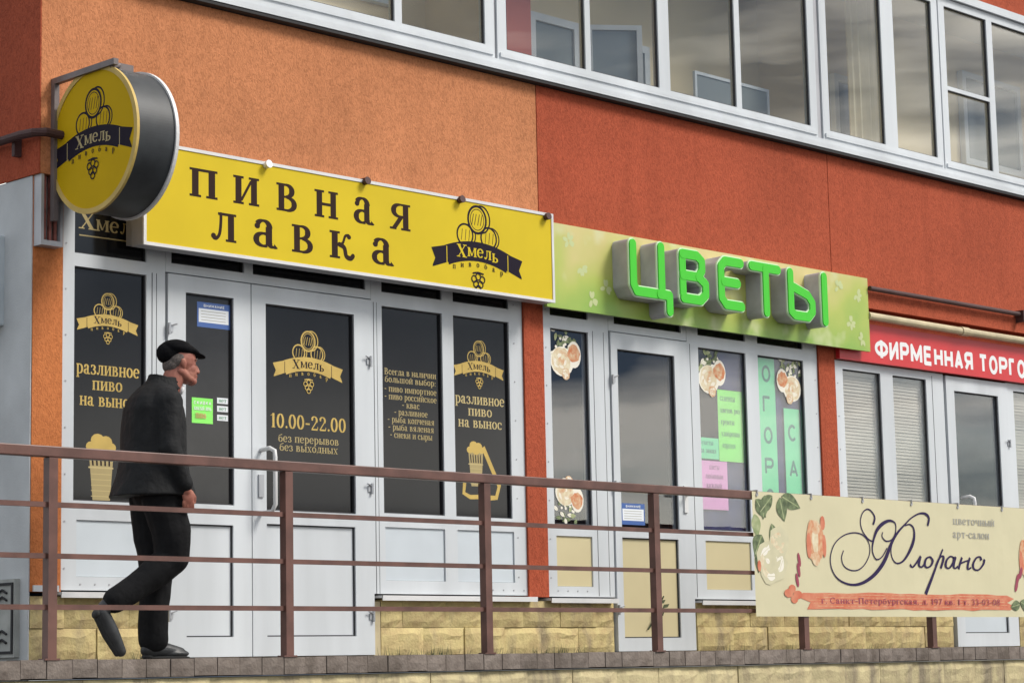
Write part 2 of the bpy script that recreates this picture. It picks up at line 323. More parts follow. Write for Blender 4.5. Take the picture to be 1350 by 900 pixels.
# ------------------------------------------------------------------ flat print: polygons, strokes, slab-serif alphabet
class Print:
    """flat artwork in its own plane: O origin, U right, W up, N towards the viewer; every stroke 0.15 mm above the last"""
    def __init__(s, O, U=(1, 0, 0), W=(0, 0, 1), N=(0, -1, 0), step=.00003):
        s.O = Vector(O); s.U = Vector(U); s.W = Vector(W); s.N = Vector(N); s.step = step; s.h = 0; s.mb = MB(); s.mats = []
    def mi(s, m):
        if m not in s.mats: s.mats.append(m)
        return s.mats.index(m)
    def poly(s, pts, m, h=None):
        s.h += 1
        k = s.h if h is None else h
        s.mb.quad([s.O + s.U * a + s.W * b + s.N * (k * s.step) for a, b in pts], s.mi(m))
    def ribbon(s, pts, wd, m, cap=False):
        s.h += 1; n = len(pts); P = [Vector((a, b)) for a, b in pts]; L = []; Rr = []
        for i in range(n):
            d = (P[min(i + 1, n - 1)] - P[max(i - 1, 0)]); d = d.normalized() if d.length > 1e-9 else Vector((1, 0)); q = Vector((-d.y, d.x))
            w = wd(i / max(1, n - 1), d) if callable(wd) else wd
            L.append(P[i] + q * w / 2); Rr.append(P[i] - q * w / 2)
        for i in range(n - 1):
            s.mb.quad([s.O + s.U * p.x + s.W * p.y + s.N * (s.h * s.step) for p in (L[i], Rr[i], Rr[i + 1], L[i + 1])], s.mi(m))
        if cap:
            for p, e in ((P[0], 0), (P[-1], 1)):
                w = wd(e, Vector((1, 0))) if callable(wd) else wd; s.disc(p.x, p.y, w / 2, w / 2, m)
    def disc(s, cx, cy, rx, ry, m, seg=14, rot=0):
        c, q = math.cos(rot), math.sin(rot)
        s.poly([(cx + math.cos(t) * rx * c - math.sin(t) * ry * q, cy + math.cos(t) * rx * q + math.sin(t) * ry * c) for t in [2 * math.pi * i / seg for i in range(seg)]], m)
    def build(s, name, parent=None, **k):
        return s.mb.build(name, [M[x] for x in s.mats], parent)

def spline(P, n=6):
    out = []
    for i in range(len(P) - 1):
        p0 = P[max(i - 1, 0)]; p1 = P[i]; p2 = P[i + 1]; p3 = P[min(i + 2, len(P) - 1)]
        for k in range(n):
            t = k / n
            out.append(tuple(.5 * ((2 * p1[j]) + (-p0[j] + p2[j]) * t + (2 * p0[j] - 5 * p1[j] + 4 * p2[j] - p3[j]) * t * t + (-p0[j] + 3 * p1[j] - 3 * p2[j] + p3[j]) * t ** 3) for j in (0, 1)))
    return out + [P[-1]]

TH, TN = .25, .085
def arc(cx, cy, rx, ry, a0, a1, n=16):
    return [(cx + rx * math.cos(R(a0 + (a1 - a0) * i / n)), cy + ry * math.sin(R(a0 + (a1 - a0) * i / n))) for i in range(n + 1)]
def stem(x, z0=0, z1=1, w=TH, top=True, bot=True):
    o = [('b', x, z0, x + w, z1)]
    if top: o.append(('b', x - .09, z1 - TN, x + w + .09, z1))
    if bot: o.append(('b', x - .09, z0, x + w + .09, z0 + TN))
    return o
def ring(cx, cy, rx, ry, a0=0, a1=360): return [('a', arc(cx, cy, rx, ry, a0, a1))]
G = {
 'п': (1.10, stem(.10) + stem(.72) + [('b', .1, .9, .9, 1)]),
 'и': (1.12, stem(.10) + stem(.74) + [('l', .33, .12, .76, .88, .10)]),
 'в': (.98, stem(.10) + [('a', arc(.42, .745, .26, .215, -90, 90)), ('a', arc(.45, .27, .33, .235, -90, 90)), ('b', .3, .92, .44, 1), ('b', .3, .0, .47, .08), ('b', .3, .48, .45, .56)]),
 'н': (1.10, stem(.10) + stem(.72) + [('b', .3, .44, .78, .55)]),
 'а': (.96, [('b', .48, .06, .72, .74), ('a', arc(.39, .70, .235, .25, 0, 155)), ('d', .17, .74, .105), ('a', arc(.40, .27, .27, .225, 60, 300)), ('l', .40, .49, .56, .54, .09), ('a', arc(.76, .16, .12, .115, 180, 330))]),
 'я': (1.05, stem(.64) + [('a', arc(.50, .73, .28, .225, 90, 270)), ('b', .5, .92, .7, 1), ('b', .5, .46, .7, .55), ('l', .55, .48, .24, .06, .19), ('b', .04, 0, .34, TN)]),
 'л': (1.08, stem(.70) + [('b', .30, .90, .80, 1), ('c', [(.42, .95), (.41, .6), (.36, .25), (.24, .08), (.13, .08)], .12), ('d', .12, .15, .105)]),
 'к': (1.05, stem(.10) + [('c', [(.33, .5), (.55, .58), (.66, .85), (.80, .90)], .10), ('d', .82, .84, .09), ('c', [(.42, .52), (.62, .42), (.70, .12), (.88, .06), (.98, .16)], .17)]),
 'р': (1.05, stem(.12, -.38, 1) + [('a', arc(.50, .5, .38, .46, -130, 130))]),
 'з': (.85, [('a', arc(.36, .74, .27, .22, 150, -90)), ('a', arc(.38, .27, .32, .235, 90, -150)), ('d', .15, .80, .09), ('d', .13, .20, .09)]),
 'о': (1.0, ring(.48, .5, .36, .46)),
 'е': (.95, [('a', arc(.46, .5, .36, .46, 10, 320)), ('b', .2, .50, .86, .58)]),
 'с': (.92, [('a', arc(.47, .5, .36, .46, 45, 320)), ('d', .72, .76, .11)]),
 'б': (1.0, ring(.48, .42, .36, .38) + [('c', [(.14, .45), (.16, .95), (.4, 1.15), (.8, 1.3)], .13)]),
 'г': (.85, stem(.12) + [('b', .12, .9, .8, 1), ('l', .77, 1, .77, .72, .07)]),
 'д': (1.1, stem(.68, .1, 1) + [('b', .32, .9, .8, 1), ('l', .42, .95, .22, .1, .1), ('b', .02, .05, 1.05, .15), ('b', .02, -.18, .1, .08), ('b', .97, -.18, 1.05, .08)]),
 'м': (1.3, stem(.08, w=.2) + stem(.95) + [('l', .22, .95, .60, .1, .17), ('l', .60, .1, .98, .95, .08)]),
 'т': (1.05, stem(.4) + [('b', .08, .9, .97, 1), ('l', .11, 1, .11, .72, .07), ('l', .94, 1, .94, .72, .07)]),
 'у': (1.0, [('l', .2, .95, .52, .1, .2), ('l', .82, .95, .42, -.25, .09), ('b', .03, .9, .42, 1), ('b', .62, .9, .98, 1), ('d', .28, -.28, .1)]),
 'х': (1.0, [('l', .2, .96, .76, .04, .2), ('l', .80, .96, .18, .04, .08), ('b', .03, .9, .42, 1), ('b', .60, .9, .97, 1), ('b', .03, 0, .36, .08), ('b', .55, 0, .97, .08)]),
 'ч': (1.05, stem(.66) + stem(.1, .55, 1, bot=False) + [('b', .2, .42, .75, .52)]),
 'ж': (1.35, stem(.55) + [('c', [(.6, .5), (.4, .62), (.3, .88), (.12, .92)], .11), ('c', [(.6, .5), (.38, .4), (.3, .1), (.08, .06)], .15), ('c', [(.75, .5), (.98, .62), (1.05, .88), (1.22, .92)], .11), ('c', [(.75, .5), (1.0, .4), (1.05, .1), (1.28, .06)], .15)]),
 'э': (.92, [('a', arc(.42, .5, .36, .46, 140, -140)), ('b', .3, .46, .75, .55)]), 'ю': (1.5, stem(.1) + [('b', .3, .46, .7, .55), ('a', arc(.98, .5, .34, .46, 0, 360))]),
 'ф': (1.3, stem(.5, -.38, 1.3) + [('a', arc(.62, .5, .50, .40, 0, 360, 24))]), 'щ': (1.65, stem(.10, w=.2) + stem(.62, w=.2) + stem(1.12, w=.2) + [('b', .1, 0, 1.5, .09)]),
 'ы': (1.35, stem(.10) + [('a', arc(.42, .27, .30, .235, -90, 90)), ('b', .3, .0, .44, .08), ('b', .3, .47, .42, .55)] + stem(.98)),
 'ь': (.95, stem(.10) + [('a', arc(.42, .27, .33, .235, -90, 90)), ('b', .3, .0, .44, .08), ('b', .3, .47, .42, .55)]),
 'ш': (1.55, stem(.10, w=.2) + stem(.62, w=.2) + stem(1.12, w=.2) + [('b', .1, 0, 1.3, .09)]),
 'ц': (1.2, stem(.10) + stem(.72) + [('b', .1, 0, 1.08, .09), ('b', 1.0, -.2, 1.08, .05)]),
 'й': (1.12, stem(.10) + stem(.74) + [('l', .33, .12, .76, .88, .10), ('a', arc(.54, 1.28, .16, .12, 190, 350))]),
 'ё': (.95, [('a', arc(.46, .5, .36, .46, 10, 320)), ('b', .2, .50, .86, .58), ('d', .32, 1.2, .08), ('d', .62, 1.2, .08)]),
 'Х': (1.5, [('l', .28, 1.4, 1.15, .0, .30), ('l', 1.20, 1.36, .26, .04, .10), ('b', .04, 1.31, .62, 1.4), ('b', .92, 1.31, 1.45, 1.4), ('b', .02, 0, .5, .09), ('b', .82, 0, 1.45, .09)]),
 'В': (1.25, stem(.12, 0, 1.4) + [('a', arc(.5, 1.05, .33, .31, -90, 90)), ('a', arc(.55, .37, .42, .34, -90, 90)), ('b', .3, 1.31, .55, 1.4), ('b', .3, 0, .6, .09), ('b', .3, .68, .55, .77)]),
 '0': (1.0, [('a', arc(.48, .7, .33, .66, 0, 360, 24))]),
 '1': (.75, stem(.28, 0, 1.4, top=False) + [('l', .08, 1.15, .4, 1.34, .1)]),
 '2': (1.0, [('a', arc(.46, 1.02, .30, .34, 165, -35)), ('l', .70, .86, .16, .12, .13), ('b', .1, 0, .86, .15), ('d', .2, 1.05, .1), ('l', .84, .1, .88, .36, .07)]),
 '.': (.42, [('d', .2, .11, .12)]), '-': (.7, [('b', .08, .5, .6, .66)]), ':': (.42, [('d', .2, .11, .11), ('d', .2, .75, .11)]), ' ': (.55, []), ',': (.42, [('d', .2, .08, .12), ('l', .24, .08, .14, -.2, .07)]),
 'С': (1.2, [('a', arc(.6, .7, .5, .66, 45, 320)), ('b', .95, 1.0, 1.05, 1.4)]), 'П': (1.4, stem(.12, 0, 1.4) + stem(.95, 0, 1.4) + [('b', .12, 1.3, 1.1, 1.4)]),
 '3': (.95, [('a', arc(.42, 1.03, .28, .33, 150, -90)), ('a', arc(.43, .38, .33, .36, 90, -150))]), '7': (.95, [('b', .08, 1.25, .86, 1.4), ('l', .80, 1.3, .36, 0, .17)]),
 '8': (1.0, [('a', arc(.48, 1.04, .27, .32, 0, 360)), ('a', arc(.48, .38, .33, .36, 0, 360))]), '9': (1.0, [('a', arc(.47, .98, .31, .38, 0, 360)), ('a', arc(.44, .7, .36, .64, -110, 40))]),
}
def glyph(pr, ch, u, w, sx, sz, m):
    adv, st = G[ch]
    X = lambda a: u + a * sx; Z = lambda b: w + b * sz
    for s_ in st:
        if s_[0] == 'b': pr.poly([(X(s_[1]), Z(s_[2])), (X(s_[3]), Z(s_[2])), (X(s_[3]), Z(s_[4])), (X(s_[1]), Z(s_[4]))], m)
        elif s_[0] == 'l':
            hw = s_[5] / 2 * 1.12; a, b, c, d = s_[1:5]
            pr.poly([(X(a - hw), Z(b)), (X(a + hw), Z(b)), (X(c + hw), Z(d)), (X(c - hw), Z(d))], m)
        elif s_[0] == 'a': pr.ribbon([(X(a), Z(b)) for a, b in s_[1]], lambda t, d: (TN + (TH - TN) * abs(d.y) ** 1.3) * (sx + sz) / 2, m)
        elif s_[0] == 'c': pr.ribbon([(X(a), Z(b)) for a, b in spline(s_[1], 5)], s_[2] * (sx + sz) / 2, m, cap=True)
        elif s_[0] == 'd': pr.disc(X(s_[1]), Z(s_[2]), s_[3] * sx, s_[3] * sz, m, 10)
    return adv * sx
def serif(pr, text, uc, w, sz, m, width=None, sp=0.05, curve=None):
    tot = sum(G[c][0] + sp for c in text) - sp; sx = (width / tot) if width else sz; u = uc - tot * sx / 2
    for c in text:
        adv = (G[c][0]) * sx
        zz = w + (curve(u + adv / 2 - uc) if curve else 0)
        glyph(pr, c, u, zz, sx, sz, m); u += adv + sp * sx

CAPS = {
 'А': [[(0, 0), (.5, 1), (1, 0)], [(.2, .3), (.8, .3)]], 'В': [[(0, 0), (0, 1), (.7, 1), (.92, .9), (.92, .64), (.7, .53), (0, .53)], [(.7, .53), (1, .42), (1, .12), (.75, 0), (0, 0)]],
 'Г': [[(0, 0), (0, 1), (.9, 1)]], 'Д': [[(.2, .08), (.3, 1), (.82, 1), (.82, .08)], [(0, -.14), (0, .06), (1, .06), (1, -.14)]], 'Е': [[(.95, 0), (0, 0), (0, 1), (.95, 1)], [(0, .52), (.85, .52)]],
 'И': [[(0, 1), (0, 0), (1, 1), (1, 0)]], 'К': [[(0, 0), (0, 1)], [(.05, .48), (1, 1)], [(.25, .6), (1, 0)]], 'Л': [[(0, 0), (.22, .15), (.28, 1), (1, 1), (1, 0)]],
 'М': [[(0, 0), (0, 1), (.5, .2), (1, 1), (1, 0)]], 'Н': [[(0, 0), (0, 1)], [(1, 0), (1, 1)], [(0, .5), (1, .5)]], 'П': [[(0, 0), (0, 1), (1, 1), (1, 0)]],
 'О': [arc(.5, .5, .5, .5, 0, 360, 20)], 'Р': [[(0, 0), (0, 1), (.75, 1), (1, .88), (1, .6), (.75, .45), (0, .45)]], 'С': [arc(.5, .5, .5, .5, 42, 318, 16)],
 'Т': [[(0, 1), (1, 1)], [(.5, 1), (.5, 0)]], 'Ф': [[(.5, -.06), (.5, 1.06)], arc(.5, .52, .55, .36, 0, 360, 20)], 'Я': [[(1, 0), (1, 1), (.25, 1), (0, .88), (0, .6), (.25, .45), (1, .45)], [(.45, .45), (0, 0)]],
}
def caps(pr, text, u0, u1, w0, h, m, t=.2, gap=.35, dy=0):
    """plain sans capitals made of strokes, fitted between u0 and u1; t = stroke over height"""
    wt = {'Ф': 1.3, 'М': 1.25, ' ': .35, 'Г': .85, 'О': 1.05}; tot = sum(wt.get(c, 1) for c in text) + gap * (len(text) - 1); k = (u1 - u0) / tot; u = u0
    for i, c in enumerate(text):
        w = wt.get(c, 1) * k; st = t * h
        for P in CAPS.get(c, []):
            Q = [(u + st / 2 + a * (w - st), w0 + dy * i + st / 2 + b * (h - st)) for a, b in P]
            for (a, b), (c_, d) in zip(Q, Q[1:]): pr.ribbon([(a, b), (c_, d)], st, m)
            for a, b in Q[1:-1]: pr.disc(a, b, st / 2, st / 2, m, 10)
        u += w + gap * k

def emblem(pr, cu, cw, s, line, rib, txt, fill=None):
    bgc = fill or 'film'
    # barrels above a curved ribbon with the name on it, a hop cone below; s is the overall width
    f = lambda u, w: (cu + u * s, cw + w * s)
    def ringe(u, w, rx, ry, t=.018):
        pr.ribbon([f(*p) for p in arc(u, w, rx, ry, 0, 360, 26)], t * s, line)
    for du, dw in ((-.135, .12), (.125, .12)):
        ringe(du + .03, dw, .085, .085, .012); pr.disc(*f(du, dw), .085 * s, .085 * s, bgc, 20); ringe(du, dw, .085, .085, .016)
        for k in (-.04, 0, .04): pr.ribbon([f(du + k, dw - .045), f(du + k + .012, dw + .045)], .006 * s, line)
    if fill: pass
    ringe(.045, .262, .095, .108, .014); pr.disc(*f(0, .255), .098 * s, .108 * s, bgc, 22); ringe(0, .255, .098, .108, .020); ringe(0, .255, .074, .084, .007)
    for k in (-.05, -.02, .015, .045): pr.ribbon([f(k - .01, .21), f(k + .012, .30)], .007 * s, line)
    cv = lambda u: -.55 * u * u
    for sg in (-1, 1):      # folded tails
        pr.poly([f(sg * .27, -.10), f(sg * .49, -.17), f(sg * .46, -.10), f(sg * .50, -.02), f(sg * .27, .03)], rib)
        pr.ribbon([f(sg * .485, -.16), f(sg * .455, -.10), f(sg * .495, -.02)], .010 * s, line)
    n = 14; us = [-.34 + .68 * i / n for i in range(n + 1)]
    pr.ribbon([f(u, cv(u) + .0) for u in us], .155 * s, rib)
    pr.ribbon([f(-.335 + .0, cv(.335) + .07), f(-.335, cv(.335) - .07)], .008 * s, txt)
    pr.ribbon([f(.335, cv(.335) + .07), f(.335, cv(.335) - .07)], .008 * s, txt)
    serif(pr, 'Хмель', cu, cw - .045 * s, .072 * s, txt, width=.46 * s, curve=lambda d: cv(d / s) * s + .0 * s)
    for i, c in enumerate('пивобар'):
        u = -.26 + .52 * i / 6; glyph(pr, c, *f(u - .015, cv(u) - .125), .030 * s, .032 * s, line)
    for du, dw in ((0, -.20), (-.045, -.22), (.045, -.22), (-.025, -.26), (.025, -.26), (0, -.295)): ringe(du, dw, .026, .026, .010)
    pr.ribbon([f(-.06, -.175), f(0, -.165), (f(.06, -.175))], .012 * s, line)

def rose(pr, cu, cw, r, pal, rs, n=3):
    q = random.Random(rs)
    def ragged(rad, m, k=18):
        pr.poly([(cu + math.cos(2 * math.pi * i / k) * r * rad * q.uniform(.86, 1.1), cw + math.sin(2 * math.pi * i / k) * r * rad * q.uniform(.86, 1.1)) for i in range(k)], m)
    ragged(1.0, pal[0])
    for ringk, rad, L in ((9, .62, .52), (7, .40, .46), (6, .20, .36)):
        for i in range(ringk):
            t = 2 * math.pi * (i + q.random() * .7) / ringk; m = pal[q.randrange(len(pal))]
            x, y = cu + math.cos(t) * rad * r, cw + math.sin(t) * rad * r; a = t + math.pi / 2 + q.uniform(-.5, .5)
            leafp(pr, x - math.cos(a) * L * r * .5, y - math.sin(a) * L * r * .5, L * r * 1.25, L * r * q.uniform(.45, .75), a, m, pal[0])
    leafp(pr, cu - r * .16, cw - r * .05, r * .34, r * .22, q.uniform(0, 3), pal[-1], pal[0])
def leafp(pr, cu, cw, L, wd, ang, m, m2='leaf2'):
    c, s_ = math.cos(ang), math.sin(ang); pts = []
    for i in range(13):
        t = i / 12; pts.append((L * t, wd * math.sin(math.pi * t ** .8) / 2))
    for i in range(11, 0, -1):
        t = i / 12; pts.append((L * t, -wd * math.sin(math.pi * t ** .8) / 2))
    pr.poly([(cu + a * c - b * s_, cw + a * s_ + b * c) for a, b in pts], m)
    pr.ribbon([(cu + .05 * L * c, cw + .05 * L * s_), (cu + .9 * L * c, cw + .9 * L * s_)], wd * .07, m2)
def bouquet(pr, cu, cw, s, fl=1, vf=1, seed=1):
    q = random.Random(seed)
    for i in range(26):
        a = q.uniform(0, 6.28); u = q.uniform(-.36, .26); w = q.uniform(.02, .48)
        leafp(pr, cu + fl * u * s, cw + vf * w * s, .17 * s, .085 * s, a, q.choice(['leaf', 'leaf', 'leaf2', 'petal_white']))
    for i in range(8): pr.disc(cu + fl * q.uniform(-.25, .2) * s, cw + vf * q.uniform(0, .3) * s, .035 * s, .03 * s, 'petal_white', 8)
    pr.disc(cu - fl * .08 * s, cw - vf * .16 * s, .33 * s, .30 * s, 'petal_white', 18)
    pr.disc(cu + fl * .27 * s, cw + vf * .0 * s, .20 * s, .27 * s, 'petal_white', 18)
    rose(pr, cu - fl * .10 * s, cw - vf * .15 * s, .28 * s, ['petal_cream', 'petal_cream', 'petal_white', 'petal_peach'], seed)
    rose(pr, cu + fl * .26 * s, cw + vf * .02 * s, .18 * s, ['petal_orange', 'petal_peach', 'petal_orange'], seed + 3)
    rose(pr, cu + fl * .02 * s, cw - vf * .40 * s, .12 * s, ['petal_peach', 'petal_cream', 'petal_white'], seed + 5)

# ================================================================== SETTING: ground, pavement deck
def grid_sheet(name, x0, x1, y0, y1, z, m):
    mb = MB(); mb.quad([(x0, y0, z), (x1, y0, z), (x1, y1, z), (x0, y1, z)]); o = mb.build(name, m); o['kind'] = 'structure'; return o
grid_sheet('ground', -300, 300, -300, 300, -1.70, M['asphalt'])
DX0, DX1 = 2.0, 19.5
deck = box('pavement', DX0, DX1, -1.20, 0.0, -.11, -.012, M['deck']); deck['kind'] = 'structure'
def stone_mesh(w, h, d, seed, nx=4, nz=3, amp=.014, m=None, bev=.006):
    q = random.Random(seed); mb = MB(); g = [[None] * (nz + 1) for _ in range(nx + 1)]
    for i in range(nx + 1):
        for j in range(nz + 1):
            edge = i in (0, nx) or j in (0, nz)
            x = -w / 2 + w * i / nx + (0 if i in (0, nx) else q.uniform(-.3, .3) * w / nx); z = -h / 2 + h * j / nz + (0 if j in (0, nz) else q.uniform(-.25, .25) * h / nz)
            ridge = amp * 1.2 * math.sin(math.pi * j / nz) * (1.15 if j * 2 > nz else .35)
            y = -d / 2 + (bev + q.uniform(0, bev) if edge else -q.uniform(0, amp) - ridge); g[i][j] = (x, y, z)
    for i in range(nx):
        for j in range(nz): mb.quad([g[i][j], g[i + 1][j], g[i + 1][j + 1], g[i][j + 1]])
    Y = d / 2
    for i in range(nx):
        a, b = g[i][0], g[i + 1][0]; mb.quad([a, (a[0], Y, a[2]), (b[0], Y, b[2]), b]); a, b = g[i][nz], g[i + 1][nz]; mb.quad([a, b, (b[0], Y, b[2]), (a[0], Y, a[2])])
    for j in range(nz):
        a, b = g[0][j], g[0][j + 1]; mb.quad([a, b, (b[0], Y, b[2]), (a[0], Y, a[2])]); a, b = g[nx][j], g[nx][j + 1]; mb.quad([a, (a[0], Y, a[2]), (b[0], Y, b[2]), b])
    return mb.mesh('stone_mesh', m)
def inst(name, me, loc, parent):
    o = bpy.data.objects.new(name, me); col.objects.link(o); o.parent = parent; o.location = Vector(loc) - wloc(parent); return o
pav = [stone_mesh(.147, .092, .13, k, 2, 2, .0012, M['paver'], .003) for k in range(6)]
for i in range(int((17.2 - 5.4) / .152)):
    x = 5.4 + .076 + i * .152
    inst('paver', pav[i % 6 if i % 5 else (i * 7) % 6], (x, -1.262 + rnd.uniform(-.004, .004), -.058 + rnd.uniform(-.003, .003)), deck)
MB().box(DX0, 5.4, -1.325, -1.2, -.107, -.012).box(17.2, DX1, -1.325, -1.2, -.107, -.012).build('paver_strip', M['paver'], deck)['kind'] = 'stuff'

# retaining wall below the deck edge
rw = thing('retaining_wall', (10.5, -1.2, -1.7), 'yellow rough-stone retaining wall holding up the raised pavement, along the bottom edge', 'wall')
box('wall_core', DX0, DX1, -1.235, -.05, -1.69, -.112, M['mortar'], rw)
rst = [stone_mesh(.399, .193, .07, 40 + k, 5, 4, .007, M['stone2'], .003) for k in range(8)]
for r_ in range(8):
    for i in range(30):
        x = 5.3 + i * .40 + (.2 if r_ % 2 else 0)
        if x < 17.3: inst('stone', rst[rnd.randrange(8)], (x, -1.262 + rnd.uniform(-.006, .004), -.212 - r_ * .195), rw)

# ================================================================== BUILDING
bld = thing('apartment_building', (13, 0, 0), 'orange and red plastered apartment building with white framed shopfronts and glazed loggias', 'building')
screw_me = MB().tube((0, -.003, 0), (0, .001, 0), .0055, seg=8).mesh('screw_mesh', M['alu'])
BX0, BX1, BY1 = 7.233, 19.4, 6.0
# upper (insulated) wall, 8 cm proud of the shopfront plane
box('wall', 7.226, 11.345, -.08, .28, 2.775, 3.995, M['orange'], bld)['label'] = 'orange plastered wall above the beer shop'
box('wall', 11.353, 14.752, -.08, .28, 2.775, 3.995, M['red'], bld)['label'] = 'red plastered wall above the flower shop'
box('wall', 14.760, BX1, -.08, .28, 2.775, 3.995, M['red'], bld)['label'] = 'red plastered wall right of the vertical joint'
MB().box(11.345, 11.353, -.068, .2, 2.78, 3.99).box(14.752, 14.760, -.068, .2, 2.78, 3.99).build('joint', M['dark'], bld)
box('wall', 7.226, 11.349, -.08, .28, 5.74, 7.2, M['orange'], bld)
box('wall', 11.353, BX1, -.08, .28, 5.74, 7.2, M['red'], bld)
# side wall round the left corner
box('side_wall', 7.2185, 7.2255, -.079, BY1, 2.776, 7.2, M['red'], bld)['label'] = 'dark red upper side wall round the left corner'
box('side_wall', 7.226, 7.2335, .006, BY1, -1.6, 2.773, M['side_grey'], bld)['label'] = 'grey rendered lower side wall round the left corner'
box('roof_slab', 7.23, BX1, .0, BY1, 7.203, 7.4, M['side_grey'], bld)
# lower wall band behind the signs, piers
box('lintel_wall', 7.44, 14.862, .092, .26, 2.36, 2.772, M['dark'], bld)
box('lintel_wall', 14.866, BX1, .0, .26, 2.335, 2.772, M['red'], bld)
for a, b, m_ in ((7.234, 7.438, 'pier_orange'), (11.262, 11.458, 'red'), (14.648, 14.862, 'red'), (18.6, BX1, 'red')):
    box('pier', a, b, .004 if a > 7.3 else .0, .24, .385, 2.772 if a != 18.6 else 2.33, M[m_], bld)
box('pier_cap', 7.25, 7.42, -.012, .0, .385, .42, M['pvc'], bld)
# plinth of split stone
pl = box('plinth', 7.26, BX1, .10, .24, -.01, .362, M['mortar'], bld)
pst = [stone_mesh(.400, .180, .08, 80 + k, 6, 4, .010, M['stone'], .003) for k in range(8)]
small = [stone_mesh(.200, .180, .08, 180 + k, 3, 4, .009, M['stone'], .003) for k in range(4)]
doors = [(8.17, 9.86), (12.16, 13.05), (16.42, 17.43)]
for r_ in range(2):
    spans = [(7.25, 8.165), (9.91, 12.145), (13.06, 16.41), (17.44, 19.3)]
    for a, b in spans:
        n = max(1, round((b - a) / .40)); wd = (b - a) / n; x = a
        k = 0; off = wd * .5 if r_ else 0
        if off: o = inst('stone', small[rnd.randrange(4)], (a + wd * .25, .065 + rnd.uniform(-.005, .005), .088 + r_ * .182), pl); o.scale = (wd * .5 / .2005, 1, 1)
        x = a + off
        while x < b - .02:
            w_ = min(wd, b - x); ms = pst if w_ > .3 else small
            o = inst('stone', ms[rnd.randrange(len(ms))], (x + w_ / 2, .065 + rnd.uniform(-.008, .004), .088 + r_ * .182), pl); o.scale = (w_ / (.401 if ms is pst else .2005), 1, 1); x += w_
# dark shop rooms
for a, b in ((7.6, 11.2), (11.55, 14.6), (14.95, 18.55)):
    mb = MB(); mb.quad([(a, 1.6, 0), (b, 1.6, 0), (b, 1.6, 2.9), (a, 1.6, 2.9)]); mb.quad([(a, .2, 0), (a, 1.6, 0), (a, 1.6, 2.9), (a, .2, 2.9)]); mb.quad([(b, .2, 0), (b, 1.6, 0), (b, 1.6, 2.9), (b, .2, 2.9)])
    mb.quad([(a, .2, 0), (b, .2, 0), (b, 1.6, 0), (a, 1.6, 0)]); mb.quad([(a, .2, 2.9), (b, .2, 2.9), (b, 1.6, 2.9), (a, 1.6, 2.9)]); mb.build('shop_room', M['navy'], bld)

YF = .02
def window(x0, x1, z0, z1, panes, panels, pm, lm, yf=YF, depth=.07, sill=None, name='window', lab=None):
    mb = MB(); panel_with_holes(mb, x0, x1, z0, z1, list(panes) + list(panels), yf, yf + depth, 0, .007)
    w = mb.build(name, [M['pvc'], M['gasket']], bld)
    if lab: w['label'] = lab
    for i, h in enumerate(panes):
        box('pane', h[0] + .001, h[1] - .001, yf + .026, yf + .032, h[2] + .001, h[3] - .001, M[pm[i] if isinstance(pm, (list, tuple)) else pm], w)
    for h in panels: box('panel', h[0] + .001, h[1] - .001, yf + .011, yf + .05, h[2] + .001, h[3] - .001, M[lm], w, bevel=.002)
    # screws / fixing caps along the frame
    if sill:
        s_ = MB(); a, b = sill; n = len(s_.v)
        s_.box(a, b, -.035, .09, z0 - .028, z0 - .012); s_.box(a, b, -.038, -.030, z0 - .045, z0 - .012); s_.build('sill', M['alu_white'], w)
    return w
def glazing_bead(o): pass
# beer shop
ZB = .396
w1 = window(7.44, 8.185, ZB, 2.772, [(7.532, 8.045, .911, 2.282), (7.532, 8.045, 2.360, 2.74)], [(7.556, 8.03, .474, .80)], 'film', 'pvc_panel', sill=(7.42, 8.16), lab='left window of the beer shop with black film')
MB().box(8.085, 8.089, YF - .002, YF, ZB, 2.3).box(8.118, 8.121, YF - .0015, YF, ZB, 2.3).build('frame_groove', M['gasket'], w1)
wt = window(8.187, 9.845, 2.318, 2.772, [(8.23, 8.79, 2.375, 2.74), (8.86, 9.80, 2.375, 2.74)], [], 'film', 'pvc', lab='transom over the double door of the beer shop')
w2 = window(9.848, 11.26, ZB, 2.772, [(9.941, 10.488, .918, 2.283), (10.592, 11.128, .918, 2.283), (9.941, 10.488, 2.375, 2.74), (10.592, 11.128, 2.375, 2.74)],
            [(9.95, 10.486, .482, .828), (10.60, 11.14, .482, .828)], 'film', 'pvc_panel', sill=(9.87, 11.30), lab='twin windows of the beer shop with black film')
MB().box(9.866, 9.869, YF - .002, YF, ZB, 2.3).box(9.895, 9.897, YF - .0015, YF, ZB, 2.3).build('frame_groove', M['gasket'], w2)
box('door_jamb', 9.845, 9.90, .025, .09, 0, ZB - .05, M['pipe_beige'], bld)

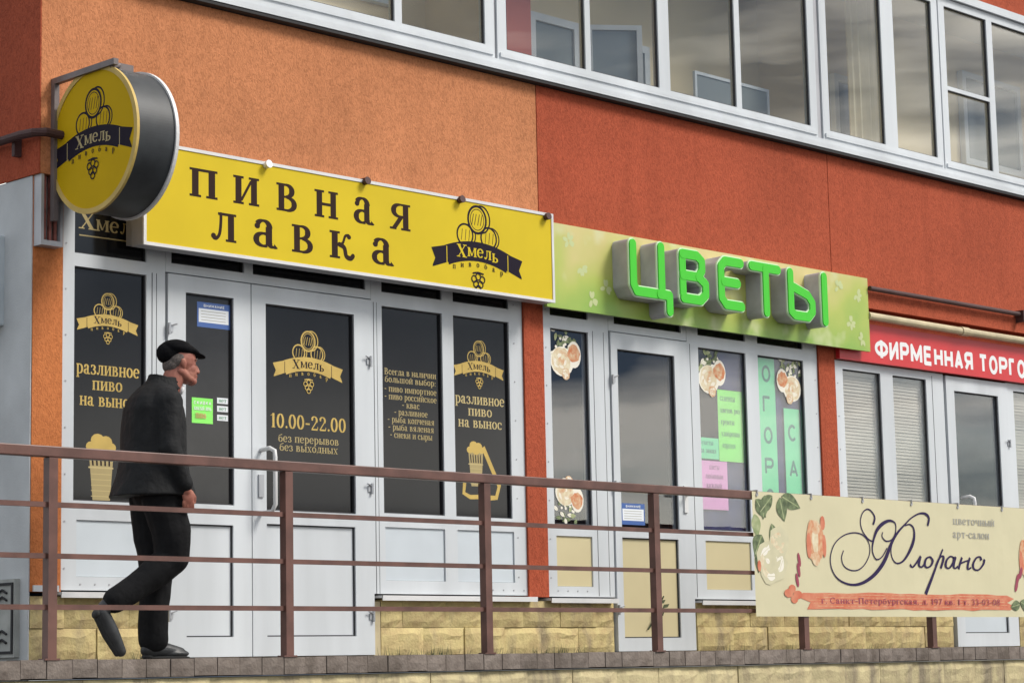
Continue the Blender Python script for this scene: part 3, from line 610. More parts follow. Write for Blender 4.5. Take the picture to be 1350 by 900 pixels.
def hook_hinge(x, z, parent, flip=1):
    MB().tube((x, -.004, z - .035), (x, -.004, z + .035), .009, seg=8).tube((x, -.004, z + .015), (x + flip * .05, -.012, z + .03), .005, seg=6).box(min(x, x + flip * .03), max(x, x + flip * .03), .0, .012, z - .02, z + .02).build('hinge', M['steel'], parent, smooth=False)
def door(x0, x1, z1, glass, panel, pm, lm, lab, handle=None, hinges=()):
    mb = MB(); panel_with_holes(mb, x0, x1, .006, z1, [glass, panel], .008, .075, 0, .008)
    d = mb.build('door', [M['pvc'], M['gasket']], bld); d['label'] = lab
    box('pane', glass[0] + .001, glass[1] - .001, .036, .043, glass[2] + .001, glass[3] - .001, M[pm], d)
    box('panel', panel[0] + .001, panel[1] - .001, .028, .06, panel[2] + .001, panel[3] - .001, M[lm], d, bevel=.002)
    if handle:
        hxx, ha, hb = handle
        MB().path([(hxx, .01, hb), (hxx + .01, -.07, hb + .01), (hxx + .02, -.105, hb - .01), (hxx + .02, -.11, hb - .05), (hxx + .02, -.11, ha + .05), (hxx + .01, -.09, ha + .005), (hxx, .01, ha)], .014, 10).build('handle', M['alu_white'], d, smooth=True)
    for hx_, hz in hinges: hook_hinge(hx_, hz, d, -1 if hx_ > (x0 + x1) / 2 else 1)
    return d
dA = door(8.197, 8.832, 2.309, (8.330, 8.698, .922, 2.205), (8.335, 8.69, .125, .80), 'film_grey', 'pvc', 'left leaf of the double door with narrow grey pane', None, [(8.20, 1.97), (8.20, .25)])
dB = door(8.840, 9.838, 2.309, (8.952, 9.688, .902, 2.198), (8.952, 9.68, .125, .818), 'film', 'pvc', 'wide right leaf of the double door with opening hours', (8.905, .88, 1.27), [(9.82, 1.90), (9.82, 1.07), (9.82, .25)])
box('lock_plate', 8.885, 8.925, -.002, .008, .98, 1.12, M['steel'], dB)
MB().box(8.832, 8.840, .04, .07, .01, 2.309).build('door_gap', M['dark'], bld)
# flower shop
w3 = window(11.46, 12.155, ZB - .006, 2.772, [(11.545, 11.940, .896, 2.284), (11.545, 11.940, 2.375, 2.74)], [(11.56, 11.930, .462, .815)], ['glass_shop', 'film'], 'tan_panel', sill=(11.44, 12.13), lab='left window of the flower shop')
MB().box(11.985, 11.988, YF - .002, YF, ZB, 2.3).box(12.10, 12.103, YF - .0015, YF, ZB, 2.3).build('frame_groove', M['gasket'], w3)
window(12.158, 13.03, 2.318, 2.772, [(12.22, 12.97, 2.375, 2.74)], [], 'film', 'pvc', lab='transom over the flower shop door')
dC = door(12.166, 13.022, 2.309, (12.235, 12.872, .889, 2.190), (12.235, 12.855, .10, .819), 'glass_shop', 'tan_panel', 'glazed door of the flower shop with tan lower panel', None, [(12.17, 1.96), (12.17, 1.19), (12.17, .3)])
MB().box(12.925, 12.965, -.006, .008, 1.02, 1.22).path([(12.945, 0, 1.15), (12.945, -.05, 1.15), (12.86, -.055, 1.15)], .010, 8).build('handle', M['alu_white'], dC)
w4 = window(13.033, 14.645, ZB - .012, 2.772, [(13.165, 13.735, .90, 2.284), (13.885, 14.464, .90, 2.284), (13.165, 13.735, 2.375, 2.74), (13.885, 14.464, 2.375, 2.74)],
            [(13.18, 13.72, .455, .82), (13.90, 14.45, .455, .82)], ['glass_shop', 'glass_shop', 'film', 'film'], 'tan_panel', sill=(13.06, 14.68), lab='twin windows of the flower shop full of posters')
MB().box(13.065, 13.068, YF - .002, YF, ZB, 2.3).build('frame_groove', M['gasket'], w4)
# third shop
w5 = window(14.866, 16.42, ZB - .012, 2.328, [(14.985, 15.505, .90, 2.262), (15.680, 16.165, .90, 2.262)], [(15.0, 15.50, .455, .82), (15.69, 16.15, .455, .82)], 'glass_shop', 'pvc_panel', sill=(14.85, 16.40), lab='twin windows with beige blinds under the red sign')
MB().box(16.25, 16.254, YF - .002, YF, ZB, 2.3).build('frame_groove', M['gasket'], w5)
dD = door(16.444, 17.395, 2.318, (16.565, 17.247, .90, 2.194), (16.565, 17.24, .12, .82), 'glass_shop', 'pvc_panel', 'glazed door under the red sign', (16.60, .88, 1.27), [(17.39, 1.78), (17.39, 1.1)])
w6 = window(17.398, 18.6, ZB - .012, 2.328, [(17.515, 18.02, .90, 2.262), (18.10, 18.5, .90, 2.262)], [(17.52, 18.01, .455, .82), (18.11, 18.49, .455, .82)], 'glass_shop', 'pvc_panel', sill=(17.44, 18.6), lab='windows with beige blinds at the right edge')

# glazed loggias on the upper floor
UZ0, UZ1 = 4.14, 5.66
lsill = MB().box(7.226, BX1, -.150, .02, 4.022, 4.064).box(7.226, BX1, -.135, .02, 4.068, 4.10).build('loggia_sill', M['pvc'], bld)
box('sill_shade_strip', 7.226, BX1, -.145, .02, 3.999, 4.018, M['dark'], bld)  # dark slab painted in as the shade below the sill overhang
def loggia(x0, x1, mull, lab, bars=()):
    holes = []; xs = [x0 + .10] ; prev = x0 + .09
    for a, b in mull: holes.append((prev, a, UZ0 + .055, UZ1 - .07)); prev = b
    holes.append((prev, x1 - .09, UZ0 + .055, UZ1 - .07))
    h2 = []
    for h in holes:
        cut = [b for b in bars if h[0] < b[0] < h[1]]
        if cut: z = cut[0][1]; h2 += [(h[0], h[1], h[2], z - .018), (h[0], h[1], z + .018, h[3])]
        else: h2.append(h)
    mb = MB(); panel_with_holes(mb, x0, x1, UZ0 - .036, UZ1, h2, -.10, -.04, 0, .008)
    w = mb.build('loggia_window', [M['pvc'], M['gasket']], bld); w['label'] = lab
    for h in h2: box('pane', h[0] + .001, h[1] - .001, -.072, -.067, h[2] + .001, h[3] - .001, M['glass'], w)
    # sliding sash rails: a slimmer inner profile along the lower edge
    MB().box(x0 + .02, x1 - .02, -.114, -.101, UZ0 - .01, UZ0 + .022).build('sash_rail', M['pvc'], w)
    return w
loggia(7.30, 10.925, [(8.22, 8.28), (9.12, 9.18), (9.985, 10.05)], 'left loggia glazing above the orange wall')
loggia(10.955, 14.625, [(11.862, 11.918), (12.675, 12.80), (13.592, 13.655)], 'middle loggia glazing above the red wall')
loggia(14.70, 16.42, [(15.565, 15.745)], 'right loggia glazing with an inner window behind')
loggia(16.44, 19.36, [(17.195, 17.285), (18.0, 18.08)], 'far right loggia glazing with a horizontal bar', [(16.8, 4.85)])
MB().box(10.928, 10.952, -.085, -.05, UZ0 - .03, UZ1).box(14.628, 14.697, -.085, -.05, UZ0 - .03, UZ1).box(16.422, 16.438, -.085, -.05, UZ0 - .03, UZ1).build('mullion_joint', M['alu'], bld)
MB().box(7.22, BX1, -.13, .02, 5.665, 5.735).build('loggia_head', M['pvc'], bld)
# loggia rooms
mb = MB(); mb.quad([(7.25, .70, 4.02), (BX1, .70, 4.02), (BX1, .70, 5.9), (7.25, .70, 5.9)]); mb.quad([(19.38, 0, 4.02), (19.38, 1.2, 4.02), (19.38, 1.2, 5.9), (19.38, 0, 5.9)]); mb.build('loggia_back_wall', M['room'], bld)
mb = MB(); mb.quad([(7.25, .0, 4.03), (BX1, .0, 4.03), (BX1, 1.2, 4.03), (7.25, 1.2, 4.03)]); mb.build('loggia_floor', M['room'], bld)
mb = MB(); mb.quad([(7.25, .0, 5.74), (BX1, .0, 5.74), (BX1, 1.2, 5.74), (7.25, 1.2, 5.74)]); mb.build('loggia_ceiling', M['room_ceiling'], bld)
MB().box(11.02, 11.08, .03, 1.19, 4.04, 5.73).box(14.9, 14.96, .03, 1.19, 4.04, 5.73).box(7.25, 7.3, .03, 1.19, 4.04, 5.73).build('loggia_partition', M['room'], bld)
box('loggia_column', 11.72, 11.98, .56, .698, 4.04, 5.73, M['room_red'], bld)
def inner_window(x0, x1, z0, z1, muls):
    hs = []; p = x0 + .06
    for a in muls: hs.append((p, a - .035, z0 + .06, z1 - .06)); p = a + .035
    hs.append((p, x1 - .06, z0 + .06, z1 - .06))
    mb = MB(); panel_with_holes(mb, x0, x1, z0, z1, hs, .635, .692); w = mb.build('inner_window', [M['pvc']], bld)
    for h in hs: box('pane', h[0], h[1], .655, .665, h[2], h[3], M['room_pane'], w)
inner_window(12.05, 12.60, 4.2, 4.84, []); inner_window(12.95, 13.42, 4.2, 4.80, []); inner_window(15.88, 16.55, 4.1, 5.02, []); inner_window(9.6, 10.7, 4.6, 5.5, [10.15])
inner_window(17.9, 18.9, 4.5, 5.4, [])
# open casement leaning into the loggia
cs = MB(); panel_with_holes(cs, 0, .62, 0, .95, [(.06, .56, .06, .89)], -.02, .02); cs.box(.06, .56, -.004, .004, .06, .89, 1)
o = link('inner_window', cs.mesh('casement', [M['pvc'], M['room_pane']]), None, center=False); o.parent = bld; o.location = Vector((12.64, .60, 4.20)) - bld.location; o.scale = (.7, 1, .66); o.rotation_euler = (0, 0, R(-38)); o['label'] = 'open casement behind the middle loggia glazing'

# ================================================================== THINGS ON THE BUILDING
# leaning framed board behind the loggia glass
t = thing('framed_board', (14.0, .25, 4.04), 'white framed grey board leaning behind the middle loggia glass', 'board')
fb = MB(); panel_with_holes(fb, 13.50, 14.44, 4.06, 4.545, [(13.525, 14.415, 4.085, 4.52)], .24, .262); fb.build('frame', M['pvc'], t); box('board', 13.525, 14.415, .248, .256, 4.085, 4.52, M['room_pane'], t)

for cx0, cx1, cl in ((15.80, 16.36, 'cream curtain behind the right pane of the right loggia'), (11.10, 11.5, 'cream curtain at the left end of the middle loggia'), (8.6, 9.3, 'cream curtain behind the left loggia glazing')):
    mb = MB(); n_ = 36
    for i in range(n_):
        Pc = lambda k: (cx0 + (cx1 - cx0) * k / n_, .42 + .022 * math.sin(k * 1.3) + .008 * math.sin(k * .47))
        a, b = Pc(i), Pc(i + 1); mb.quad([(a[0], a[1], 4.045), (b[0], b[1], 4.045), (b[0], b[1], 5.70), (a[0], a[1], 5.70)])
    tag(mb.build('curtain', M['curtain'], smooth=True), cl, 'curtain')
# --- yellow shop sign
ys = thing('shop_sign', (9.6, -.02, 2.42), 'long yellow light-box sign reading ПИВНАЯ ЛАВКА above the beer shop', 'sign')
SX0, SX1, SZ0, SZ1 = 7.862, 11.360, 2.418, 3.040
box('cabinet', SX0, SX1, -.198, -.015 - .066, SZ0, SZ1, M['alu'], ys)
box('cabinet_back', SX0 + .02, SX1 - .02, -.081, .0, SZ0 + .02, 2.77, M['alu'], ys)
mb = MB(); panel_with_holes(mb, SX0 - .004, SX1 + .004, SZ0 - .004, SZ1 + .004, [(SX0 + .016, SX1 - .016, SZ0 + .016, SZ1 - .016)], -.210, -.197); mb.build('trim', M['alu_white'], ys)
box('face', SX0 + .0165, SX1 - .0165, -.2045, -.1985, SZ0 + .0165, SZ1 - .0165, M['yellow'], ys)
for txt, row in (('пивная', [(8.195, .222), (8.528, .212), (8.868, .182), (9.178, .205), (9.505, .185), (9.812, .205)]), ('лавка', [(8.355, .205), (8.680, .205), (8.990, .190), (9.300, .212), (9.655, .205)])):
    for c, (x, wd) in zip(txt, row):
        pr = Print((0, -.2048, 0)); zb = 2.752 if txt == 'пивная' else 2.503
        glyph(pr, c, x, zb, wd / G[c][0] * 1.0, .176, 'brown_letter'); pr.build('letter', ys)
pr = Print((0, -.2048, 0)); emblem(pr, 10.618, 2.690, .86, 'ink', 'ink', 'yellow', 'yellow'); pr.build('emblem', ys)
for i, (x, z) in enumerate(((8.784, 3.030), (9.600, 3.038), (10.450, 3.03), (11.285, 3.02))):
    MB().tube((x, -.205, z - .01), (x, -.245, z - .004), .02, .026, 12).tube((x, -.16, z + .012), (x, -.222, z + .012), .007, seg=6).build('spot_lamp', M['white_print'] if i == 0 else M['pipe_dark'], ys, smooth=False)
# --- round sign on its bracket
rs = thing('round_sign', (7.43, -.10, 2.48), 'round yellow double-sided sign on a wall bracket at the left corner', 'sign')
YC, ZC, RR = -.475, 2.915, .425
def ring_mesh(x0, x1, r0, r1, seg=72):
    mb = MB()
    for i in range(seg):
        a, b = 2 * math.pi * i / seg, 2 * math.pi * (i + 1) / seg
        P = lambda x, r, t: (x, YC + r * math.cos(t), ZC + r * math.sin(t))
        mb.quad([P(x0, r1, a), P(x1, r1, a), P(x1, r1, b), P(x0, r1, b)]); mb.quad([P(x0, r0, a), P(x0, r1, a), P(x0, r1, b), P(x0, r0, b)])
        mb.quad([P(x1, r0, a), P(x1, r0, b), P(x1, r1, b), P(x1, r1, a)]); mb.quad([P(x0, r0, a), P(x0, r0, b), P(x1, r0, b), P(x1, r0, a)])
    return mb
ring_mesh(7.325, 7.575, .30, RR - .008, 160).build('drum', M['rim_dark'], rs, smooth=False)
ring_mesh(7.308, 7.3255, RR - .028, RR + .002).build('face_ring', M['gold'], rs); ring_mesh(7.5755, 7.597, RR - .028, RR + .004).build('face_ring', M['alu_white'], rs)
for x, nm in ((7.313, 'left'), (7.588, 'right')):
    MB().tube((x, YC, ZC), (x + .004, YC, ZC), RR - .027, seg=72).build('face', M['yellow_disc'], rs)
pr = Print((7.3125, YC, ZC), U=(0, -1, 0), W=(0, 0, 1), N=(-1, 0, 0)); emblem(pr, 0, .015, .76, 'ink', 'ink', 'goldtext', 'yellow_disc'); pr.build('emblem', rs)
bk = MB().box(7.292, 7.325, -.118, -.082, 2.50, 3.34).box(7.292, 7.325, -.70, -.118, 3.305, 3.34).box(7.325, 7.56, -.118, -.09, 2.62, 2.655)
bk.tube((7.31, -.66, 3.3), (7.40, -.60, 3.335), .014, seg=8).box(7.40, 7.50, -.60, -.56, 3.30, 3.35); bk.build('bracket', M['bracket'], rs)
# --- flower shop sign
gs = thing('shop_sign', (13.3, -.02, 2.41), 'green printed sign board with raised green letters ЦВЕТЫ above the flower shop', 'sign')
box('panel', 11.385, 15.200, -.110, -.0815, 2.405, 3.013, M['meadow'], gs)
box('panel_back', 11.6, 15.0, -.081, .0, 2.45, 2.77, M['alu'], gs)
pr = Print((0, -.1105, 0)); q = random.Random(5)
for x0_, z0_ in ((11.75, 2.72), (11.62, 2.9), (14.95, 2.62), (15.05, 2.86), (12.0, 2.6), (11.85, 2.5), (14.8, 2.9), (15.1, 2.5)):
    for i in range(7):
        a = q.uniform(0, 6.28); pr.disc(x0_ + math.cos(a) * .035, z0_ + math.sin(a) * .035, .028, .016, 'meadow_pale', 8, rot=a)
pr.build('flower_print', gs)
SW = .083
L5 = [[[(12.118, 2.915), (12.118, 2.62), (12.150, 2.572), (12.40, 2.572)], [(12.425, 2.925), (12.425, 2.572)], [(12.40, 2.572), (12.505, 2.572), (12.505, 2.455)]],
      [[(12.665, 2.90), (12.665, 2.572)], [(12.665, 2.905), (12.83, 2.905), (12.885, 2.87), (12.885, 2.80), (12.84, 2.745), (12.665, 2.745)], [(12.84, 2.745), (12.92, 2.70), (12.92, 2.62), (12.86, 2.572), (12.665, 2.572)]],
      [[(13.345, 2.905), (13.16, 2.905), (13.11, 2.86), (13.11, 2.62), (13.16, 2.572), (13.345, 2.572)], [(13.14, 2.745), (13.30, 2.745)]],
      [[(13.48, 2.905), (13.80, 2.905)], [(13.645, 2.90), (13.645, 2.560)]],
      [[(13.955, 2.905), (13.955, 2.60), (14.0, 2.572), (14.17, 2.572), (14.225, 2.62), (14.225, 2.69), (14.17, 2.745), (13.96, 2.80)], [(14.385, 2.915), (14.385, 2.555)]]]
def extrude_stroke(mb, pts, w, y0, y1, mi, seg=8):
    """rounded stroke with real depth: one prism per segment and a cylinder at every joint, each a hair off its neighbour"""
    k = [0]
    def ds():
        k[0] += 1; return k[0] * .00003
    for (a, b), (c, d) in zip(pts, pts[1:]):
        v = Vector((c - a, d - b)); q = Vector((-v.y, v.x)).normalized() * w / 2; e = ds()
        P = [(a + q.x, b + q.y), (c + q.x, d + q.y), (c - q.x, d - q.y), (a - q.x, b - q.y)]
        mb.quad([(x, y0 - e, z) for x, z in P], mi)
        for i in range(4):
            p, r_ = P[i], P[(i + 1) % 4]; mb.quad([(p[0], y0 - e, p[1]), (p[0], y1, p[1]), (r_[0], y1, r_[1]), (r_[0], y0 - e, r_[1])], mi)
    for a, b in pts: mb.tube((a, y0 - ds(), b), (a, y1, b), w / 2 * .999, seg=18, mi=mi)
for L in L5:
    side = MB(); face = MB(); edge = MB()
    for i, s_ in enumerate(L):
        extrude_stroke(side, s_, SW - .003, -.262 - i * .002, -.111, 0); extrude_stroke(edge, s_, SW + .006, -.270 - i * .002, -.258, 0); extrude_stroke(face, s_, SW - .014, -.280 - i * .002, -.268, 0)
    o = side.build('letter', M['letter_side'], gs); edge.build('letter_trim', M['green_edge'], o); face.build('letter_face', M['green_face'], o)
# --- red sign
rd = thing('shop_sign', (16.9, -.002, 2.33), 'red sign strip with white letters ФИРМЕННАЯ ТОРГОВЛЯ at the right edge', 'sign')
box('panel', 14.875, 18.9, -.040, -.001, 2.333, 2.652, M['red_sign'], rd)
def redtext(word, u0, u1):
    wts = {'Ф': 1.3, 'М': 1.25, 'Г': .85}; tot = sum(wts.get(c, 1) for c in word); u = u0
    for c in word:
        w_ = (u1 - u0) * wts.get(c, 1) / tot
        pr = Print((0, -.0405, 0)); caps(pr, c, u + .012, u + w_ - .012, 2.372, .168, 'white_print', t=.215); pr.build('letter', rd); u += w_
redtext('ФИРМЕННАЯ', 15.355, 16.815); redtext('ТОРГОВЛЯ', 16.885, 18.13)
# --- pipes
p1 = MB().path([(7.155, 2.2, 3.01), (7.155, .02, 3.005), (7.165, -.10, 3.0), (7.21, -.155, 3.0), (7.30, -.165, 2.995), (7.86, -.165, 2.97)], .026, 10)
for x, y in ((7.19, .12), (7.19, 1.2)): p1.box(x - .02, x + .038, y - .015, y + .015, 2.90, 3.03)
p1.build('gas_pipe', M['pipe_dark'], smooth=False); tag(bpy.data.objects['gas_pipe'], 'dark brown pipe bending round the left corner of the building', 'pipe')
p2 = MB().path([(15.206, -.125, 2.930), (17.6, -.125, 2.930), (19.3, -.125, 2.930)], .021, 10)
for x in (17.47, 19.0): p2.box(x - .012, x + .012, -.165, -.08, 2.86, 2.965)
tag(p2.build('gas_pipe', M['pipe_dark']), 'dark brown pipe along the red wall right of the green sign', 'pipe')
tag(MB().path([(15.206, -.095, 2.705), (16.6, -.095, 2.700), (16.62, -.095, 2.7), (19.3, -.095, 2.705)], .033, 12).tube((16.55, -.095, 2.70), (16.66, -.095, 2.70), .040).build('water_pipe', M['pipe_beige'], smooth=False), 'pale beige pipe running just above the red sign', 'pipe')
# --- small boxes at the corner
t = thing('wall_grille', (7.31, -.02, 2.36), 'small metal grille box on the orange corner pier under the pipe', 'grille')
g_ = MB(); panel_with_holes(g_, 7.236, 7.385, 2.36, 2.90, [(7.255, 7.368, 2.39, 2.87)], -.075, .0); g_.build('frame', M['alu'], t)
box('backing', 7.255, 7.368, -.02, -.003, 2.39, 2.87, M['cab'], t)
for x in (7.275, 7.312, 7.348): box('bar', x - .008, x + .008, -.055, -.035, 2.39, 2.87, M['rust'], t)
t = thing('utility_box', (7.2, .5, 1.93), 'pale grey utility box on the grey side wall at the left edge', 'box')
box('housing', 7.12, 7.234, .285, .75, 1.93, 2.465, M['box_grey'], t, bevel=.01); box('cover', 7.108, 7.119, .31, .72, 1.96, 2.435, M['box_grey'], t)
t = thing('meter_cabinet', (7.2, .3, .02), 'dark framed meter cabinet low on the grey side wall at the left edge', 'cabinet')
c_ = MB(); c_.box(7.19, 7.234, .09, .62, .02, .46); c_.build('housing', M['cab'], t)
c_ = MB(); 
for a in ((.10, .115, .04, .44), (.595, .61, .04, .44)): c_.box(7.182, 7.1895, a[0], a[1], a[2], a[3])
c_.box(7.182, 7.1895, .115, .595, .04, .055); c_.box(7.182, 7.1895, .115, .595, .425, .44); c_.build('door_frame', M['dark'], t)
for zz in (.10, .15, .34, .38): MB().path([(7.184, .16, zz), (7.180, .20, zz + .02), (7.180, .25, zz + .005), (7.184, .28, zz + .02)], .007, 6).build('vent', M['dark'], t)

# ================================================================== WINDOW LETTERING AND PAPERS (on the panes)
YP = .0455
def decal(name, x, z, label, cat, group=None, y=YP): return thing(name, (x, y, z), label, cat, group)
def lines(t, y, L):
    for s_, uc, w, h, m, wd in L:
        pr = Print((0, y, 0)); serif(pr, s_, uc, w, h, m, width=wd); pr.build('text_line', t)
def mug(pr, cu, w0, s, m):
    pr.poly([(cu - .20 * s, w0 + .80 * s), (cu + .27 * s, w0 + .80 * s), (cu + .20 * s, w0), (cu - .12 * s, w0)], 'goldtext')
    pr.ribbon([(cu - .20 * s, w0 + .50 * s), (cu + .26 * s, w0 + .50 * s)], .025 * s, 'goldpale')
    for k in range(5): pr.ribbon([(cu - .15 * s, w0 + .06 * s + k * .085 * s), (cu + .22 * s, w0 + .06 * s + k * .085 * s)], .012 * s, 'goldpale')
    for k in range(5): pr.poly([(cu - .15 * s + k * .08 * s, w0 + .70 * s), (cu - .125 * s + k * .08 * s, w0 + .74 * s), (cu - .10 * s + k * .075 * s, w0 + .53 * s), (cu - .13 * s + k * .075 * s, w0 + .53 * s)], 'ink')
    for a, b, r_ in ((-.15, .82, .10), (-.03, .92, .13), (.12, .90, .12), (.22, .82, .09), (.04, .82, .13)): pr.disc(cu + a * s, w0 + b * s, r_ * s, r_ * s * .8, m, 12)
yD = YP + .0005
t = decal('window_lettering', 7.79, 2.5, 'gold lettering Хмель on the small black pane above the leftmost window', 'lettering')
pr = Print((0, yD, 0)); glyph(pr, 'Х', 7.575, 2.515, .085, .075, 'goldpale'); u = 7.70
for c in 'мель': u += glyph(pr, c, u, 2.515, .072, .068, 'goldtext') + .004
pr.build('text', t); pr = Print((0, yD, 0)); pr.ribbon([(7.58, 2.475), (8.02, 2.478)], .008, 'goldtext'); pr.build('underline', t)
t = decal('window_lettering', 7.79, .95, 'gold emblem, words разливное пиво на вынос and a wicker beer mug on the leftmost tall pane', 'lettering')
pr = Print((0, yD, 0)); emblem(pr, 7.785, 1.985, .44, 'gold', 'gold', 'ink'); pr.build('emblem', t)

lines(t, yD, [('разливное', 7.79, 1.655, .058, 'gold', .45), ('пиво', 7.785, 1.565, .055, 'gold', .215), ('на вынос', 7.79, 1.47, .055, 'gold', .40)])
pr = Print((0, yD, 0)); mug(pr, 7.73, .92, .38, 'gold'); pr.build('mug_picture', t)
t = decal('window_lettering', 9.32, 1.25, 'gold emblem and opening hours 10.00-22.00 on the wide black door pane', 'lettering', y=.034)
yd2 = .0355
pr = Print((0, yd2, 0)); emblem(pr, 9.32, 1.845, .58, 'gold', 'gold', 'ink'); pr.build('emblem', t)
pr = Print((0, yd2, 0)); serif(pr, '10.00-22.00', 9.32, 1.425, .064, 'gold', width=.63, sp=.02); pr.build('text_line', t)
lines(t, yd2, [('без перерывов', 9.32, 1.338, .036, 'goldtext', .50), ('без выходных', 9.32, 1.282, .036, 'goldtext', .48)])
t = decal('window_lettering', 10.21, 1.4, 'small gold text listing the drinks on the plain black pane right of the door', 'lettering')
for i, (s_, wd) in enumerate((('Всегда в наличии', .465), ('большой выбор:', .46), ('- пиво импортное', .47), ('- пиво российское', .47), ('- квас', .16), ('- разливное', .30), ('- рыба копченая', .42), ('- рыба вяленая', .41), ('- снеки и сыры', .38))):
    lines(t, yD, [(s_, 10.215, 1.835 - i * .0505 - (.012 if i > 1 else 0), .031, 'goldtext', wd)])
t = decal('window_lettering', 10.86, 1.1, 'gold emblem, words разливное пиво на вынос and beer glasses on the pane beside the red pier', 'lettering')
pr = Print((0, yD, 0)); emblem(pr, 10.855, 1.955, .48, 'gold', 'gold', 'ink'); pr.build('emblem', t)
lines(t, yD, [('разливное', 10.86, 1.690, .053, 'goldpale', .47), ('пиво', 10.86, 1.610, .050, 'goldpale', .23), ('на вынос', 10.86, 1.530, .050, 'goldpale', .42)])
pr = Print((0, yD, 0)); mug(pr, 10.80, 1.13, .30, 'gold')
pr.ribbon([(10.88, 1.40), (11.03, 1.14), (11.0, 1.06), (10.92, 1.055)], .035, 'gold'); pr.ribbon([(10.70, 1.15), (10.69, 1.08), (10.75, 1.055), (10.86, 1.06)], .03, 'gold'); pr.build('mug_picture', t)

def band(pr, text, u0, u1, w0, h, m): serif(pr, text.lower(), (u0 + u1) / 2, w0, h, m, width=u1 - u0)
def paper(name, x0, x1, z0, z1, m, label, cat, y, lines=(), group=None, th=.001):
    t = thing(name, ((x0 + x1) / 2, y, z0), label, cat, group); box('sheet', x0, x1, y - th, y, z0, z1, M[m], t)
    if lines:
        pr = Print((0, y - th - .0003, 0))
        for (s_, a, b, w0, h, mm) in lines: (caps if s_.isupper() else band)(pr, s_, a, b, w0, h, mm)
        pr.build('print', t)
    return t
YA = .0355
def info_sticker(x0, z0, lab):
    t = thing('sticker', (x0 + .13, YA, z0), lab, 'sticker'); box('sheet', x0, x0 + .255, YA - .001, YA, z0, z0 + .155, M['poster_blue'], t)
    pr = Print((0, YA - .0013, 0)); pr.poly([(x0 + .012, z0 + .03), (x0 + .243, z0 + .03), (x0 + .243, z0 + .115), (x0 + .012, z0 + .115)], 'poster_white')
    for k in range(4): pr.ribbon([(x0 + .03, z0 + .045 + k * .018), (x0 + .22, z0 + .045 + k * .018)], .004, 'grey_ink')
    caps(pr, 'ВНИМАНИЕ', x0 + .05, x0 + .21, z0 + .125, .018, 'poster_white'); pr.build('print', t)
info_sticker(8.436, 2.008, 'blue and white notice at the top of the narrow grey door pane')
info_sticker(12.262, .915, 'blue and white notice at the bottom of the flower shop door pane')
t = paper('notice', 8.395, 8.555, 1.415, 1.57, 'poster_green', 'small green notice on the narrow grey door pane beside the man', 'notice', YA, [('СКИДКА', 8.41, 8.54, 1.53, .02, 'white_print'), ('каждый день', 8.41, 8.54, 1.495, .02, 'white_print'), ('пиво', 8.42, 8.50, 1.445, .03, 'petal_orange')])
for i, (z_, lb) in enumerate(((1.545, 'topmost'), (1.495, 'middle one'), (1.44, 'lowest'))):
    paper('sticker', 8.588, 8.672, z_, z_ + .036, 'poster_white', lb + ' of three tiny white stickers beside the green notice', 'sticker', YA, [('нет', 8.60, 8.66, z_ + .008, .018, 'poster_ink')])

YG = YP + .0002
YI = YF + .045     # papers behind the shop glass
t = thing('rose_sticker', (11.70, YG, 1.9), 'rose bouquet sticker at the top of the left flower shop pane', 'sticker'); pr = Print((0, YG, 0), step=.000015); bouquet(pr, 11.715, 2.115, .36, 1, 1, 3); pr.build('print', t)
t = thing('rose_sticker', (11.70, YG, .9), 'rose bouquet sticker at the bottom of the left flower shop pane', 'sticker'); pr = Print((0, YG, 0), step=.000015); bouquet(pr, 11.72, 1.075, .33, 1, -1, 8); pr.build('print', t)
t = thing('rose_sticker', (13.32, YG, 1.9), 'rose bouquet sticker above the lime poster, right of the glazed door', 'sticker'); pr = Print((0, YG, 0), step=.000015); bouquet(pr, 13.34, 2.11, .37, 1, 1, 12); pr.build('print', t)
t = thing('rose_sticker', (14.34, YG, 1.9), 'rose bouquet sticker above the mint strip lettered С А', 'sticker'); pr = Print((0, YG, 0), step=.000015); bouquet(pr, 14.31, 2.11, .35, -1, 1, 17); pr.build('print', t)
paper('poster', 13.43, 13.725, 1.435, 1.985, 'poster_green', 'tall lime green poster behind the glass right of the flower shop door', 'poster', YI,
      [('Саженцы', 13.46, 13.64, 1.90, .035, 'poster_ink'), ('цветов, роз', 13.46, 13.69, 1.81, .03, 'poster_ink'), ('грунты', 13.46, 13.62, 1.72, .03, 'poster_ink'), ('удобрения', 13.46, 13.68, 1.63, .03, 'poster_ink'), ('горшки', 13.47, 13.62, 1.54, .03, 'poster_ink')])
paper('poster', 13.175, 13.425, 1.445, 1.605, 'poster_mint', 'small mint green poster left of the lime poster', 'poster', YI, [('Букеты', 13.20, 13.36, 1.55, .028, 'ink_teal'), ('на заказ', 13.20, 13.39, 1.49, .028, 'ink_teal')])
paper('poster', 13.17, 13.515, 1.06, 1.43, 'poster_pink', 'pink poster below the mint and lime posters', 'poster', YI - .003, [('Цветы', 13.30, 13.42, 1.365, .03, 'ink_pink'), ('любимым', 13.25, 13.46, 1.295, .03, 'ink_pink'), ('каждый', 13.26, 13.44, 1.225, .03, 'ink_pink'), ('день', 13.30, 13.42, 1.155, .03, 'ink_pink')])
paper('board', 13.43, 13.733, 1.99, 2.283, 'poster_navy', 'navy blue board behind the glass above the lime poster', 'board', YI + .01)
paper('board', 13.168, 13.733, .902, 1.432, 'poster_navy', 'navy blue board filling the pane bottom behind the pink poster', 'board', YI + .012)
